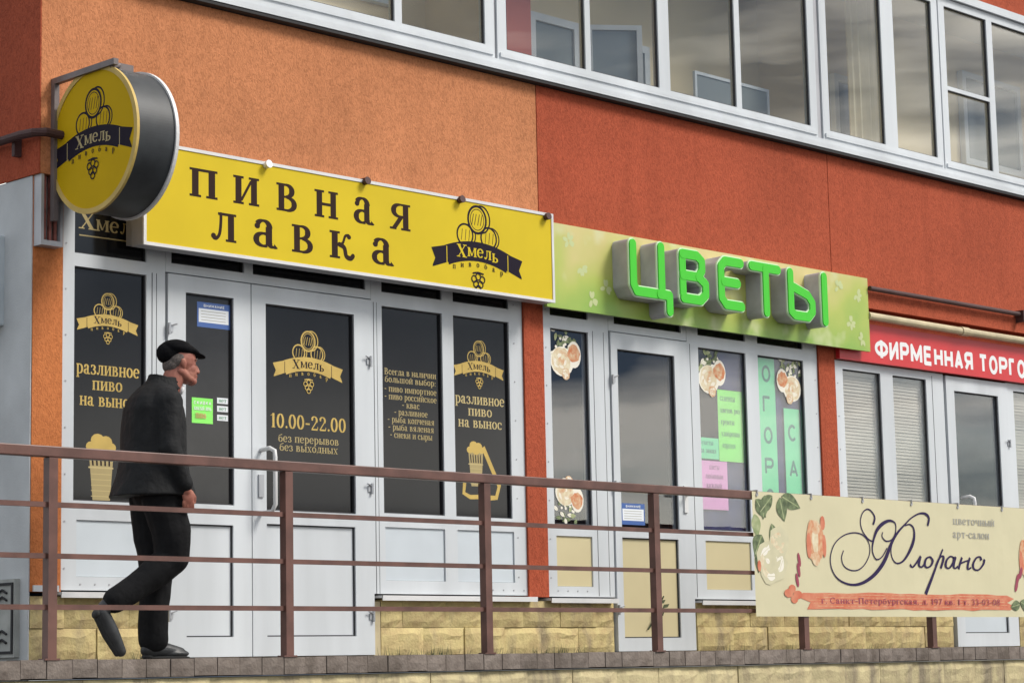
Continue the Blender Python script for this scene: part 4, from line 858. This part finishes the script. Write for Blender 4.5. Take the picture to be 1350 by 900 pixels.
def vstrip(x0, x1, z0, z1, word, ztop, dz, lab, xm=None):
    t = thing('letter_strip', ((x0 + x1) / 2, YI, z0), lab, 'poster'); box('sheet', x0, x1, YI - .001, YI, z0, z1, M['poster_mint'], t)
    for i, c in enumerate(word):
        z_ = ztop - i * dz
        if z_ > z0 + .02:
            pr = Print((0, YI - .0013, 0)); xc = (x0 + x1) / 2; caps(pr, c, xc - .055, xc + .055, z_, .135, 'ink_teal', t=.17); pr.build('letter', t)
vstrip(13.93, 14.145, .91, 2.275, 'ОГОРОД', 2.085, .243, 'mint green paper strip lettered ОГОРОД top to bottom')
vstrip(14.245, 14.445, .91, 1.895, 'САД', 1.635, .285, 'mint green paper strip lettered С А below a rose sticker')
paper('board', 13.887, 14.462, .902, 2.282, 'poster_navy', 'dark navy backing board between the two mint lettered strips', 'board', YI + .012)

def blind(x0, x1, lab):
    t = thing('window_blind', ((x0 + x1) / 2, .085, .9), lab, 'blind', 'beige horizontal blinds in the third shop'); box('head_rail', x0, x1, .075, .105, 2.225, 2.258, M['blind'], t)
    mb = MB(); z = .905
    while z < 2.22:
        mb.quad([(x0, .078 + .002 * math.sin(z * 90), z), (x1, .078, z), (x1, .087, z + .029), (x0, .087, z + .029)]); z += .027 + .002 * math.sin(z * 37)
    o = mb.build('slats', M['blind'], t); o['kind'] = 'stuff'
blind(14.99, 15.50, 'closed beige blind behind the left pane under the red sign')
blind(15.685, 16.16, 'closed beige blind behind the pane left of the glazed door under the red sign')
blind(17.52, 18.015, 'closed beige blind right of the glazed door at the right edge')
blind(18.105, 18.495, 'closed beige blind behind the last pane at the far right')

for wn, xs_ in ((w1, (7.462, 7.505)), (w2, (11.165, 11.225)), (w3, (11.485,)), (w4, (14.60,)), (w5, (14.90,))):
    for xx in xs_[:1]:
        for k in range(8): inst('screw', screw_me, (xx + .012, YF - .0005, .52 + k * .27), wn)
    for k in range(4): inst('screw', screw_me, (xs_[-1] + (.08 if wn in (w1, w3, w5) else -.3) + k * .1, YF - .0005, .43), wn)
# dry twig stuck
tw = MB().path([(12.50, .02, .16), (12.56, -.0, .24), (12.60, .0, .33), (12.66, .0, .40)], .006, 6).path([(12.56, .0, .24), (12.63, -.01, .26), (12.65, -.01, .30)], .005, 6)
for a, b in ((12.60, .34), (12.64, .31), (12.53, .21), (12.55, .27)): tw.quad([(a, 0, b), (a + .05, -.01, b + .01), (a + .075, -.005, b + .035), (a + .02, 0, b + .03)])
tag(tw.build('twig', M['weed']), 'dry dark twig hanging on the tan lower panel of the flower shop door', 'twig')

# ================================================================== RAILING AND BANNER
YR = -1.30
PX = [6.495 + 1.532 * k for k in range(-1, 9)]
rl = thing('railing', (10.5, YR, -.01), 'long brown metal railing along the pavement edge in front of the shops', 'railing')
MB().box(4.6, 19.0, YR - .027, YR + .027, 1.000, 1.055).build('top_rail', M['paint_brown'], rl, bevel=.005)
for z in (.762, .505, .250): MB().box(4.6, 19.0, YR - .011, YR + .011, z - .013, z + .013).build('rail', M['paint_brown'], rl)
pm = MB().box(-.026, .026, -.026, .026, 0, 1.01).box(-.045, .045, -.03, .03, -.001, .008).mesh('post_mesh', M['paint_brown'])
for x in PX: inst('post', pm, (x, YR, -.012), rl)
bn = thing('banner', (13.9, -1.335, .213), 'cream banner with roses and violet script Флоранс hung on the railing', 'banner')
BXA, BXB, BZA, BZB = 12.063, 15.75, .212, 1.052
mb = MB(); N = 40
for i in range(N):
    for j in range(8):
        def P(i, j): x = BXA + (BXB - BXA) * i / N; z = BZA + (BZB - BZA) * j / 8; return (x, -1.3345 + .0012 * math.sin(i * .9) * (1 - j / 8) + .0006 * math.sin(i * 2.3 + j), z)
        mb.quad([P(i, j), P(i + 1, j), P(i + 1, j + 1), P(i, j + 1)])
bo = mb.build('sheet', M['cream'], bn, smooth=True)
YB = -1.3372
for x in [BXA + .05 + k * .6 for k in range(7)]:
    MB().tube((x, -1.341, 1.03), (x, -1.325, 1.03), .012, seg=10).box(x - .003, x + .003, -1.345, -1.26, 1.034, 1.062).build('tie', M['alu'], bn)
SC = {
'spiral': [(13.063, 0.675), (13.037, 0.621), (13.063, 0.564), (13.15, 0.536), (13.24, 0.545), (13.319, 0.591), (13.373, 0.664), (13.367, 0.736), (13.303, 0.788), (13.199, 0.803), (13.078, 0.782), (12.971, 0.726), (12.914, 0.645), (12.909, 0.566), (12.955, 0.496), (13.04, 0.453), (13.158, 0.435), (13.279, 0.452), (13.403, 0.502), (13.5, 0.567), (13.566, 0.632), (13.618, 0.705), (13.67, 0.77), (13.737, 0.827), (13.82, 0.88), (13.903, 0.929), (14.002, 0.964), (14.083, 0.967), (14.129, 0.936), (14.108, 0.879)],
'loop': [(13.43, 0.868), (13.452, 0.919), (13.414, 0.963), (13.362, 0.975), (13.307, 0.946), (13.277, 0.886), (13.297, 0.819), (13.362, 0.763), (13.421, 0.746)],
'ovl': [(13.587, 0.705), (13.521, 0.64), (13.45, 0.62), (13.408, 0.674), (13.421, 0.746), (13.473, 0.829), (13.554, 0.881), (13.641, 0.902), (13.702, 0.881), (13.697, 0.817), (13.646, 0.765), (13.576, 0.754), (13.532, 0.785), (13.542, 0.817)],
'ovr': [(13.819, 0.871), (13.883, 0.882), (13.929, 0.851), (13.926, 0.777), (13.869, 0.693), (13.784, 0.618), (13.704, 0.596), (13.651, 0.624), (13.633, 0.687), (13.669, 0.761), (13.737, 0.827)],
'l1': [(13.861, 0.591), (13.891, 0.572), (13.941, 0.602), (14.001, 0.654)], 'l2': [(14.001, 0.654), (13.975, 0.593), (14.003, 0.574), (14.044, 0.595)],
'o': [(14.122, 0.652), (14.072, 0.637), (14.049, 0.595), (14.075, 0.572), (14.125, 0.587), (14.152, 0.624), (14.122, 0.652)],
'p1': [(14.29, 0.711), (14.198, 0.588), (14.124, 0.485), (14.043, 0.378)], 'p2': [(14.189, 0.583), (14.243, 0.645), (14.285, 0.66), (14.292, 0.636), (14.253, 0.57)],
'a1': [(14.433, 0.649), (14.384, 0.659), (14.332, 0.628), (14.32, 0.585), (14.36, 0.572), (14.413, 0.611), (14.433, 0.649)], 'a2': [(14.454, 0.658), (14.422, 0.592), (14.44, 0.572), (14.478, 0.588)],
'n1': [(14.537, 0.655), (14.504, 0.603), (14.485, 0.567)], 'n2': [(14.505, 0.607), (14.565, 0.623), (14.613, 0.633)], 'n3': [(14.643, 0.655), (14.61, 0.6), (14.611, 0.569), (14.654, 0.582)],
's': [(14.795, 0.637), (14.78, 0.663), (14.728, 0.654), (14.681, 0.606), (14.695, 0.57), (14.755, 0.567), (14.818, 0.608), (14.839, 0.647)]}
pr = Print((0, YB - .001, 0))
for k, pts in SC.items():
    if k == 'spiral': f = lambda t, d: .009 + .026 * math.exp(-((t - .68) / .12) ** 2) + .014 * math.exp(-((t - .97) / .06) ** 2)
    elif k == 'loop': f = lambda t, d: .010 + .010 * math.exp(-((t - .05) / .12) ** 2)
    elif k == 'ovl': f = lambda t, d: .010 + .020 * math.exp(-((t - .42) / .12) ** 2)
    elif k == 'ovr': f = lambda t, d: .010 + .020 * math.exp(-((t - .35) / .15) ** 2)
    elif k == 'p1': f = lambda t, d: .014 + .020 * t
    else: f = lambda t, d: .012 + .016 * abs(d.y) ** 2
    pr.ribbon(spline(pts, 7), f, 'violet')
pr.build('script_lettering', bn)
for word, ua, ub, wz in (('цветочный', 14.44, 15.00, .900), ('арт-салон', 14.43, 14.92, .800)):
    pr = Print((0, YB - .0005, 0)); serif(pr, word, (ua + ub) / 2, wz, .042, 'grey_ink', width=ub - ua); pr.build('small_lettering', bn)
pr = Print((0, YB, 0)); q = random.Random(4)
top = [(12.58 + k * .127, .378 + q.uniform(-.006, .006)) for k in range(21)]; bot = [(15.16 - k * .127, .262 + q.uniform(-.006, .006)) for k in range(21)]
pr.poly([(12.52, .345)] + top + [(15.22, .35), (15.12, .32), (15.23, .29)] + bot + [(12.66, .31)], 'coral')
for k in range(5): pr.ribbon([(12.62 + q.random() * .2, .285 + k * .02), (15.0 + q.random() * .15, .285 + k * .02 + q.uniform(-.004, .004))], .004, 'petal_orange')
pr.build('brush_band', bn)
pr = Print((0, YB - .001, 0)); serif(pr, 'г. Санкт-Петербургская, д. 197 кв. 1 т. 33-03-08', 13.90, .302, .030, 'coral_ink', width=2.24); pr.build('address_lettering', bn)
pr = Print((0, YB, 0), step=.000015)
def lf(u, w, L, wd, a, m='leaf'): leafp(pr, u, w, L, wd, R(a), m, 'leaf2')
for a in ((12.10, 1.00, .16, .10, -50), (12.20, 1.03, .17, .09, -100), (12.28, 1.03, .20, .10, -140), (12.38, 1.03, .22, .11, -20), (12.36, 1.02, .17, .12, -75), (12.08, .90, .16, .10, -80, 'leaf2'), (12.26, .84, .22, .10, -75), (12.15, .76, .17, .14, -120), (12.13, .66, .16, .10, -100), (12.34, .78, .16, .06, -80, 'leaf2')): lf(*a)
def soft_rose(cx, cz, r_, pal, sd_):
    rose(pr, cx, cz, r_, pal, sd_)
rose(pr, 12.25, .58, .16, ['petal_faint', 'petal_faint', 'petal_cream', 'petal_white'], 2); rose(pr, 12.33, .72, .11, ['petal_faint', 'petal_cream', 'petal_faint'], 5)
def orange_bloom(cx, cz, k=1):
    for a, b, c_, d_, m_ in ((0, 0, .115, .15, 'petal_peach'), (-.04, .03, .055, .12, 'petal_orange'), (.055, .0, .045, .12, 'petal_orange'), (0, .01, .04, .10, 'petal_cream'), (.0, -.12, .05, .05, 'petal_peach'), (.09, .13, .03, .05, 'coral'), (-.075, -.03, .03, .09, 'coral'), (.1, -.03, .025, .08, 'coral'), (.01, .08, .05, .03, 'petal_peach')):
        pr.disc(cx + a * k, cz + b, c_ * .9, d_, m_, 14)
orange_bloom(12.74, .73)
for a, b in ((12.55, .60), (12.54, .53), (12.52, .46)): pr.disc(a, b, .016, .05, 'coral_ink', 10, rot=.2)
for a, b, c_ in ((12.42, .37, .05), (12.46, .40, .04), (12.52, .36, .05), (12.48, .33, .04)): pr.disc(a, b, c_, .03, 'coral', 10)
pr.disc(12.11, .55, .02, .04, 'coral', 8)
orange_bloom(15.42, .66, 1.0); orange_bloom(15.56, .88, .8)
for a, b in ((15.28, .50), (15.33, .55), (15.26, .45)): pr.disc(a, b, .02, .05, 'coral_ink', 10, rot=-.4)
for a in ((15.30, .33, .2, .09, -20), (15.42, .30, .2, .10, 20), (15.3, .31, .14, .08, 190)): lf(*a)
rose(pr, 15.55, .40, .12, ['petal_faint', 'petal_cream', 'petal_white'], 6)
pr.build('flower_print', bn)

# weeds in the joint between paving and plinth
mb = MB(); q = random.Random(9)
for c0, n in ((10.0, 14), (10.35, 34), (11.35, 20), (11.6, 26), (13.35, 10), (14.2, 16), (15.2, 14), (7.9, 6), (11.0, 8)):
    for i in range(n):
        x = c0 + q.gauss(0, .12); y = q.uniform(-.06, .0); h = q.uniform(.02, .075); dx = q.uniform(-.03, .03)
        mb.quad([(x - .003, y, -.011), (x + .003, y, -.011), (x + dx, y + q.uniform(-.02, .0), h)])
tag(mb.build('weeds', M['weed']), 'dry little weeds along the foot of the yellow stone plinth', 'weeds', kind='stuff')

# ================================================================== PERSON
def cap_tube(bm, a, b, r0, r1, seg=16, rings=5):
    a = Vector(a); b = Vector(b); d = (b - a); L = d.length; d.normalize(); u = d.orthogonal().normalized(); w = d.cross(u); rowsv = []
    prof = [(-r0 * math.cos(math.pi / 2 * k / rings), r0 * math.sin(math.pi / 2 * k / rings)) for k in range(1, rings + 1)] + [(L + r1 * math.sin(math.pi / 2 * k / rings), r1 * math.cos(math.pi / 2 * k / rings)) for k in range(0, rings)]
    p0 = bm.verts.new(a - d * r0)
    for t, r_ in prof: rowsv.append([bm.verts.new(a + d * t + (u * math.cos(2 * math.pi * i / seg) + w * math.sin(2 * math.pi * i / seg)) * r_) for i in range(seg)])
    p1 = bm.verts.new(b + d * r1)
    for i in range(seg):
        j = (i + 1) % seg; bm.faces.new((p0, rowsv[0][j], rowsv[0][i])); bm.faces.new((p1, rowsv[-1][i], rowsv[-1][j]))
        for k in range(len(rowsv) - 1): bm.faces.new((rowsv[k][i], rowsv[k][j], rowsv[k + 1][j], rowsv[k + 1][i]))
def chain(bm, pts):
    for (p, r0), (q_, r1) in zip(pts, pts[1:]): cap_tube(bm, p, q_, r0, r1)
def ell(bm, c, r, rot=(0, 0, 0), seg=20):
    from mathutils import Euler
    m = Matrix.Translation(c) @ Euler(rot).to_matrix().to_4x4() @ Matrix.Diagonal((*r, 1)); bmesh.ops.create_uvsphere(bm, u_segments=seg, v_segments=seg // 2, radius=1, matrix=m)
def loft(bm, rings, seg=28, sq=2.3):
    rowsv = []
    for z, u, ru, rv in rings:
        rowsv.append([bm.verts.new((u + ru * math.copysign(abs(math.cos(t)) ** (2 / sq), math.cos(t)), rv * math.copysign(abs(math.sin(t)) ** (2 / sq), math.sin(t)), z)) for t in [2 * math.pi * i / seg for i in range(seg)]])
    for k in range(len(rowsv) - 1):
        for i in range(seg): j = (i + 1) % seg; bm.faces.new((rowsv[k][i], rowsv[k][j], rowsv[k + 1][j], rowsv[k + 1][i]))
    bm.faces.new(rowsv[0][::-1]); bm.faces.new(rowsv[-1])
def organic(name, bm, vox, smooth, m, parent, wr=0, wf=9, it=4):
    bmesh.ops.recalc_face_normals(bm, faces=bm.faces)
    me = bpy.data.meshes.new(name); bm.to_mesh(me); bm.free(); o = bpy.data.objects.new(name, me); col.objects.link(o)
    r_ = o.modifiers.new('r', 'REMESH'); r_.mode = 'VOXEL'; r_.voxel_size = vox
    s_ = o.modifiers.new('s', 'SMOOTH'); s_.factor = smooth; s_.iterations = it
    m2 = bpy.data.meshes.new_from_object(o.evaluated_get(bpy.context.evaluated_depsgraph_get())); bpy.data.objects.remove(o)
    if wr:
        for v in m2.vertices:
            p = v.co; k = mnoise.noise(Vector((p.x * wf, p.y * wf, p.z * wf * .55))) + .3 * mnoise.noise(Vector((p.x * wf * 2.3 + 7, p.y * wf * 2.3, p.z * wf * 1.6)))
            v.co = p + v.normal * k * wr
    m2.name = name; m2.materials.clear(); m2.materials.append(m); m2.polygons.foreach_set('use_smooth', [True] * len(m2.polygons)); m2.update()
    o = bpy.data.objects.new(name, m2); col.objects.link(o); o.parent = parent; return o
def plain(name, bm, m, parent):
    bmesh.ops.recalc_face_normals(bm, faces=bm.faces); me = bpy.data.meshes.new(name); bm.to_mesh(me); bm.free(); me.materials.append(m); me.polygons.foreach_set('use_smooth', [True] * len(me.polygons))
    o = bpy.data.objects.new(name, me); col.objects.link(o); o.parent = parent; return o
man = thing('person', (7.635, -.70, -.010), 'man in a black jacket and flat cap walking right along the pavement', 'person'); man.rotation_euler = (0, 0, R(-13))
hd = Vector((.105, 0, 1.645))
# body: one continuous surface with head, hands and legs
bm = bmesh.new()
loft(bm, [(.90, -.03, .10, .15), (1.05, -.03, .10, .14), (1.25, -.035, .11, .16), (1.38, -.03, .10, .16), (1.45, -.01, .06, .09)])
chain(bm, [((-.005, 0, 1.43), .062), ((.05, 0, 1.53), .060), ((.075, 0, 1.59), .062)])
for s_, el, ha in ((-1, (-.05, 1.15), (.032, .945)), (1, (-.055, 1.15), (-.02, .94))):
    chain(bm, [((-.02, s_ * .17, 1.40), .05), ((el[0], s_ * .232, el[1]), .04), ((ha[0], s_ * .225, ha[1]), .027), ((ha[0] + .012, s_ * .223, ha[1] - .035), .025)])
    hx, hy, hz = ha[0] + .02, s_ * .222, ha[1] - .06
    ell(bm, (hx, hy, hz), (.036, .017, .046), (0, R(-8), 0))
    for k in range(4):
        fx = hx + .028 - k * .018; L = (.030, .034, .032, .025)[k]; z0 = hz - .034; inn = -s_
        chain(bm, [((fx, hy, z0), .0095), ((fx + .006, hy + inn * .008, z0 - L), .0088), ((fx + .004, hy + inn * .028, z0 - L * 1.55), .008), ((fx - .002, hy + inn * .040, z0 - L * 1.25), .007)])
    chain(bm, [((hx + .022, hy - s_ * .006, hz + .022), .0125), ((hx + .046, hy - s_ * .012, hz - .006), .0105), ((hx + .047, hy - s_ * .018, hz - .034), .009)])
KR, AR = (.035, -.088, .535), (-.350, -.088, .300); KL, AL = (.005, .09, .50), (-.025, .09, .10)
chain(bm, [((-.03, -.09, .90), .085), (KR, .05), (AR, .038)]); chain(bm, [((-.03, .09, .90), .085), (KL, .05), (AL, .038)])
body = organic('body', bm, .0055, .5, M['skin'], man, it=2)
# head (part of the same figure, finer surface)
bm = bmesh.new()
chain(bm, [((.03, 0, 1.50), .058), ((.078, 0, 1.60), .060)])
ell(bm, (.102, 0, 1.672), (.095, .076, .096)); ell(bm, (.138, 0, 1.610), (.064, .058, .078)); ell(bm, (.174, 0, 1.552), (.030, .034, .027)); ell(bm, (.118, 0, 1.590), (.068, .058, .052), (0, R(24), 0)); chain(bm, [((.085, .045, 1.600), .028), ((.150, .030, 1.560), .024)]); chain(bm, [((.085, -.045, 1.600), .028), ((.150, -.030, 1.560), .024)])
chain(bm, [((.186, 0, 1.648), .011), ((.205, 0, 1.624), .0125), ((.209, 0, 1.608), .0150)]); ell(bm, (.200, .013, 1.605), (.011, .009, .008)); ell(bm, (.200, -.013, 1.605), (.011, .009, .008))
ell(bm, (.179, 0, 1.668), (.018, .050, .012)); ell(bm, (.197, 0, 1.584), (.010, .021, .007)); ell(bm, (.196, 0, 1.571), (.010, .020, .008)); ell(bm, (.180, 0, 1.585), (.02, .034, .03))
for s_ in (-1, 1):
    ell(bm, (.150, s_ * .036, 1.618), (.034, .022, .030)); ell(bm, (.092, s_ * .075, 1.640), (.016, .008, .030), (R(-s_ * 14), R(-14), 0)); ell(bm, (.086, s_ * .080, 1.655), (.011, .005, .014)); ell(bm, (.130, s_ * .034, 1.590), (.046, .024, .040))
    ell(bm, (.172, s_ * .031, 1.643), (.013, .016, .010))
head = organic('head', bm, .0032, .45, M['skin'], man, it=3)
for s_ in (-1, 1):
    bm = bmesh.new(); ell(bm, (.1835, s_ * .031, 1.644), (.006, .011, .0045)); plain('eye', bm, M['eye'], man)
    bm = bmesh.new(); chain(bm, [((.196, s_ * .014, 1.672), .004), ((.193, s_ * .034, 1.677), .0045), ((.178, s_ * .052, 1.670), .003)]); plain('eyebrow', bm, M['hair'], man)
bm = bmesh.new(); ell(bm, (.203, 0, 1.5775), (.006, .020, .0035)); plain('mouth', bm, M['lip'], man)
bm = bmesh.new(); ell(bm, (.088, 0, 1.668), (.083, .0775, .070)); ell(bm, (.050, 0, 1.640), (.050, .060, .055))
hair = organic('hair', bm, .004, .4, M['hair'], man, wr=.0012, wf=60)
# flat cap
bm = bmesh.new(); ell(bm, (.095, 0, 1.728), (.106, .092, .040), (0, R(7), 0)); ell(bm, (.076, 0, 1.745), (.086, .083, .040)); ell(bm, (.150, 0, 1.722), (.070, .078, .026), (0, R(16), 0)); ell(bm, (.200, 0, 1.703), (.058, .064, .0105), (0, R(18), 0)); cap_tube(bm, (.028, 0, 1.705), (.10, 0, 1.712), .064, .07)
organic('flat_cap', bm, .004, .5, M['cap'], man, wr=.002, wf=22, it=5)
# jacket
bm = bmesh.new()
loft(bm, [(.890, -.062, .240, .240), (.93, -.062, .228, .236), (1.02, -.060, .196, .222), (1.15, -.055, .175, .207), (1.28, -.058, .170, .202), (1.38, -.062, .160, .190), (1.44, -.058, .140, .165), (1.485, -.040, .112, .125), (1.520, -.018, .090, .095), (1.548, -.004, .079, .080), (1.560, .000, .076, .077)])
for s_, el, ha in ((-1, (-.055, 1.15), (.025, .945)), (1, (-.06, 1.15), (-.02, .94))):
    chain(bm, [((-.045, s_ * .07, 1.445), .072), ((-.04, s_ * .165, 1.405), .080), ((el[0], s_ * .228, el[1]), .063), ((ha[0], s_ * .226, ha[1] + .01), .050)])
chain(bm, [((-.06, -.05, 1.40), .09), ((-.06, .05, 1.40), .09)])
organic('jacket', bm, .0075, .5, M['cloth_black'], man, wr=.013, wf=6.5, it=5)
bm = bmesh.new()
for k in range(22):
    t0, t1 = R(48 + k * 12), R(48 + (k + 1) * 12); Pk = lambda t, h: (.004 + (.080 + .010 * h) * math.cos(t), (.079 + .012 * h) * math.sin(t), 1.550 - .035 * h - .022 * math.cos(t)); cap_tube(bm, Pk(t0, 0), Pk(t1, 0), .009, .009, 8, 3); cap_tube(bm, Pk(t0, 1), Pk(t1, 1), .010, .010, 8, 3); cap_tube(bm, Pk(t0, .5), Pk(t0, 1.3), .010, .010, 8, 3)
organic('collar', bm, .005, .5, M['cloth_black'], man, wr=.002, it=3)
bm = bmesh.new(); ell(bm, (.105, 0, 1.497), (.018, .038, .034), (0, R(20), 0)); plain('shirt_collar', bm, M['shirt'], man)
# trousers
bm = bmesh.new(); ell(bm, (-.035, 0, .93), (.145, .172, .15))
chain(bm, [((-.035, -.085, .88), .122), ((.010, -.088, .70), .110), ((KR[0] - .015, KR[1], KR[2] + .01), .092), ((-.15, -.088, .42), .082), ((AR[0] + .03, AR[1], AR[2] + .02), .072)])
chain(bm, [((-.040, .085, .88), .122), ((-.025, .09, .68), .106), ((KL[0] - .005, KL[1], KL[2]), .092), ((-.015, .09, .25), .085), ((-.015, .09, .11), .082)])
organic('trousers', bm, .0075, .5, M['trouser'], man, wr=.012, wf=8, it=5)
# shoes
bm = bmesh.new(); chain(bm, [((-.05, .09, .052), .042), ((.06, .09, .048), .044), ((.145, .095, .034), .033)]); ell(bm, (.10, .093, .030), (.10, .045, .028)); o1 = organic('shoe', bm, .005, .5, M['shoe'], man)
bm = bmesh.new(); ell(bm, (.055, .092, .010), (.150, .045, .012)); plain('sole', bm, M['sole'], man)
hl, toe = Vector((-.395, -.088, .255)), Vector((-.285, -.09, .045)); dv = (toe - hl)
bm = bmesh.new(); ell(bm, hl + Vector((-.030, 0, -.006)), (.022, .034, .030), (0, R(28), 0)); plain('heel', bm, M['sole'], man); bm = bmesh.new(); ell(bm, (-.05, .09, .016), (.036, .034, .018)); plain('heel', bm, M['sole'], man)
bm = bmesh.new(); chain(bm, [(hl, .041), (hl + dv * .5, .043), (toe, .030)]); cap_tube(bm, hl + Vector((.02, 0, .03)), AR, .04, .045); organic('shoe', bm, .005, .5, M['shoe'], man)
bm = bmesh.new(); nn = Vector((-dv.z, 0, dv.x)).normalized() * -1; off = Vector((-.88, 0, -.48)) * .036
chain(bm, [(hl + off, .018), (hl + dv * .5 + off, .020), (toe + off * .7, .016)]); plain('sole', bm, M['sole'], man)

# repeats of a kind share a group
kinds = {}
for o in bpy.data.objects:
    if o.parent is None and o.get('category') and not o.get('group'): kinds.setdefault(o.name.split('.')[0], []).append(o)
group_names = {'shop_sign': 'signs above the shops', 'window_lettering': 'gold lettering on the black panes', 'rose_sticker': 'rose stickers on the flower shop glass', 'poster': 'paper posters behind the flower shop glass',
               'sticker': 'small stickers on the door panes', 'gas_pipe': 'dark pipes along the wall', 'board': 'navy boards behind the flower shop glass', 'letter_strip': 'mint strips with letters', 'curtain': 'curtains in the loggias'}
for k, L in kinds.items():
    if len(L) > 1 and k in group_names:
        for o in L: o['group'] = group_names[k]
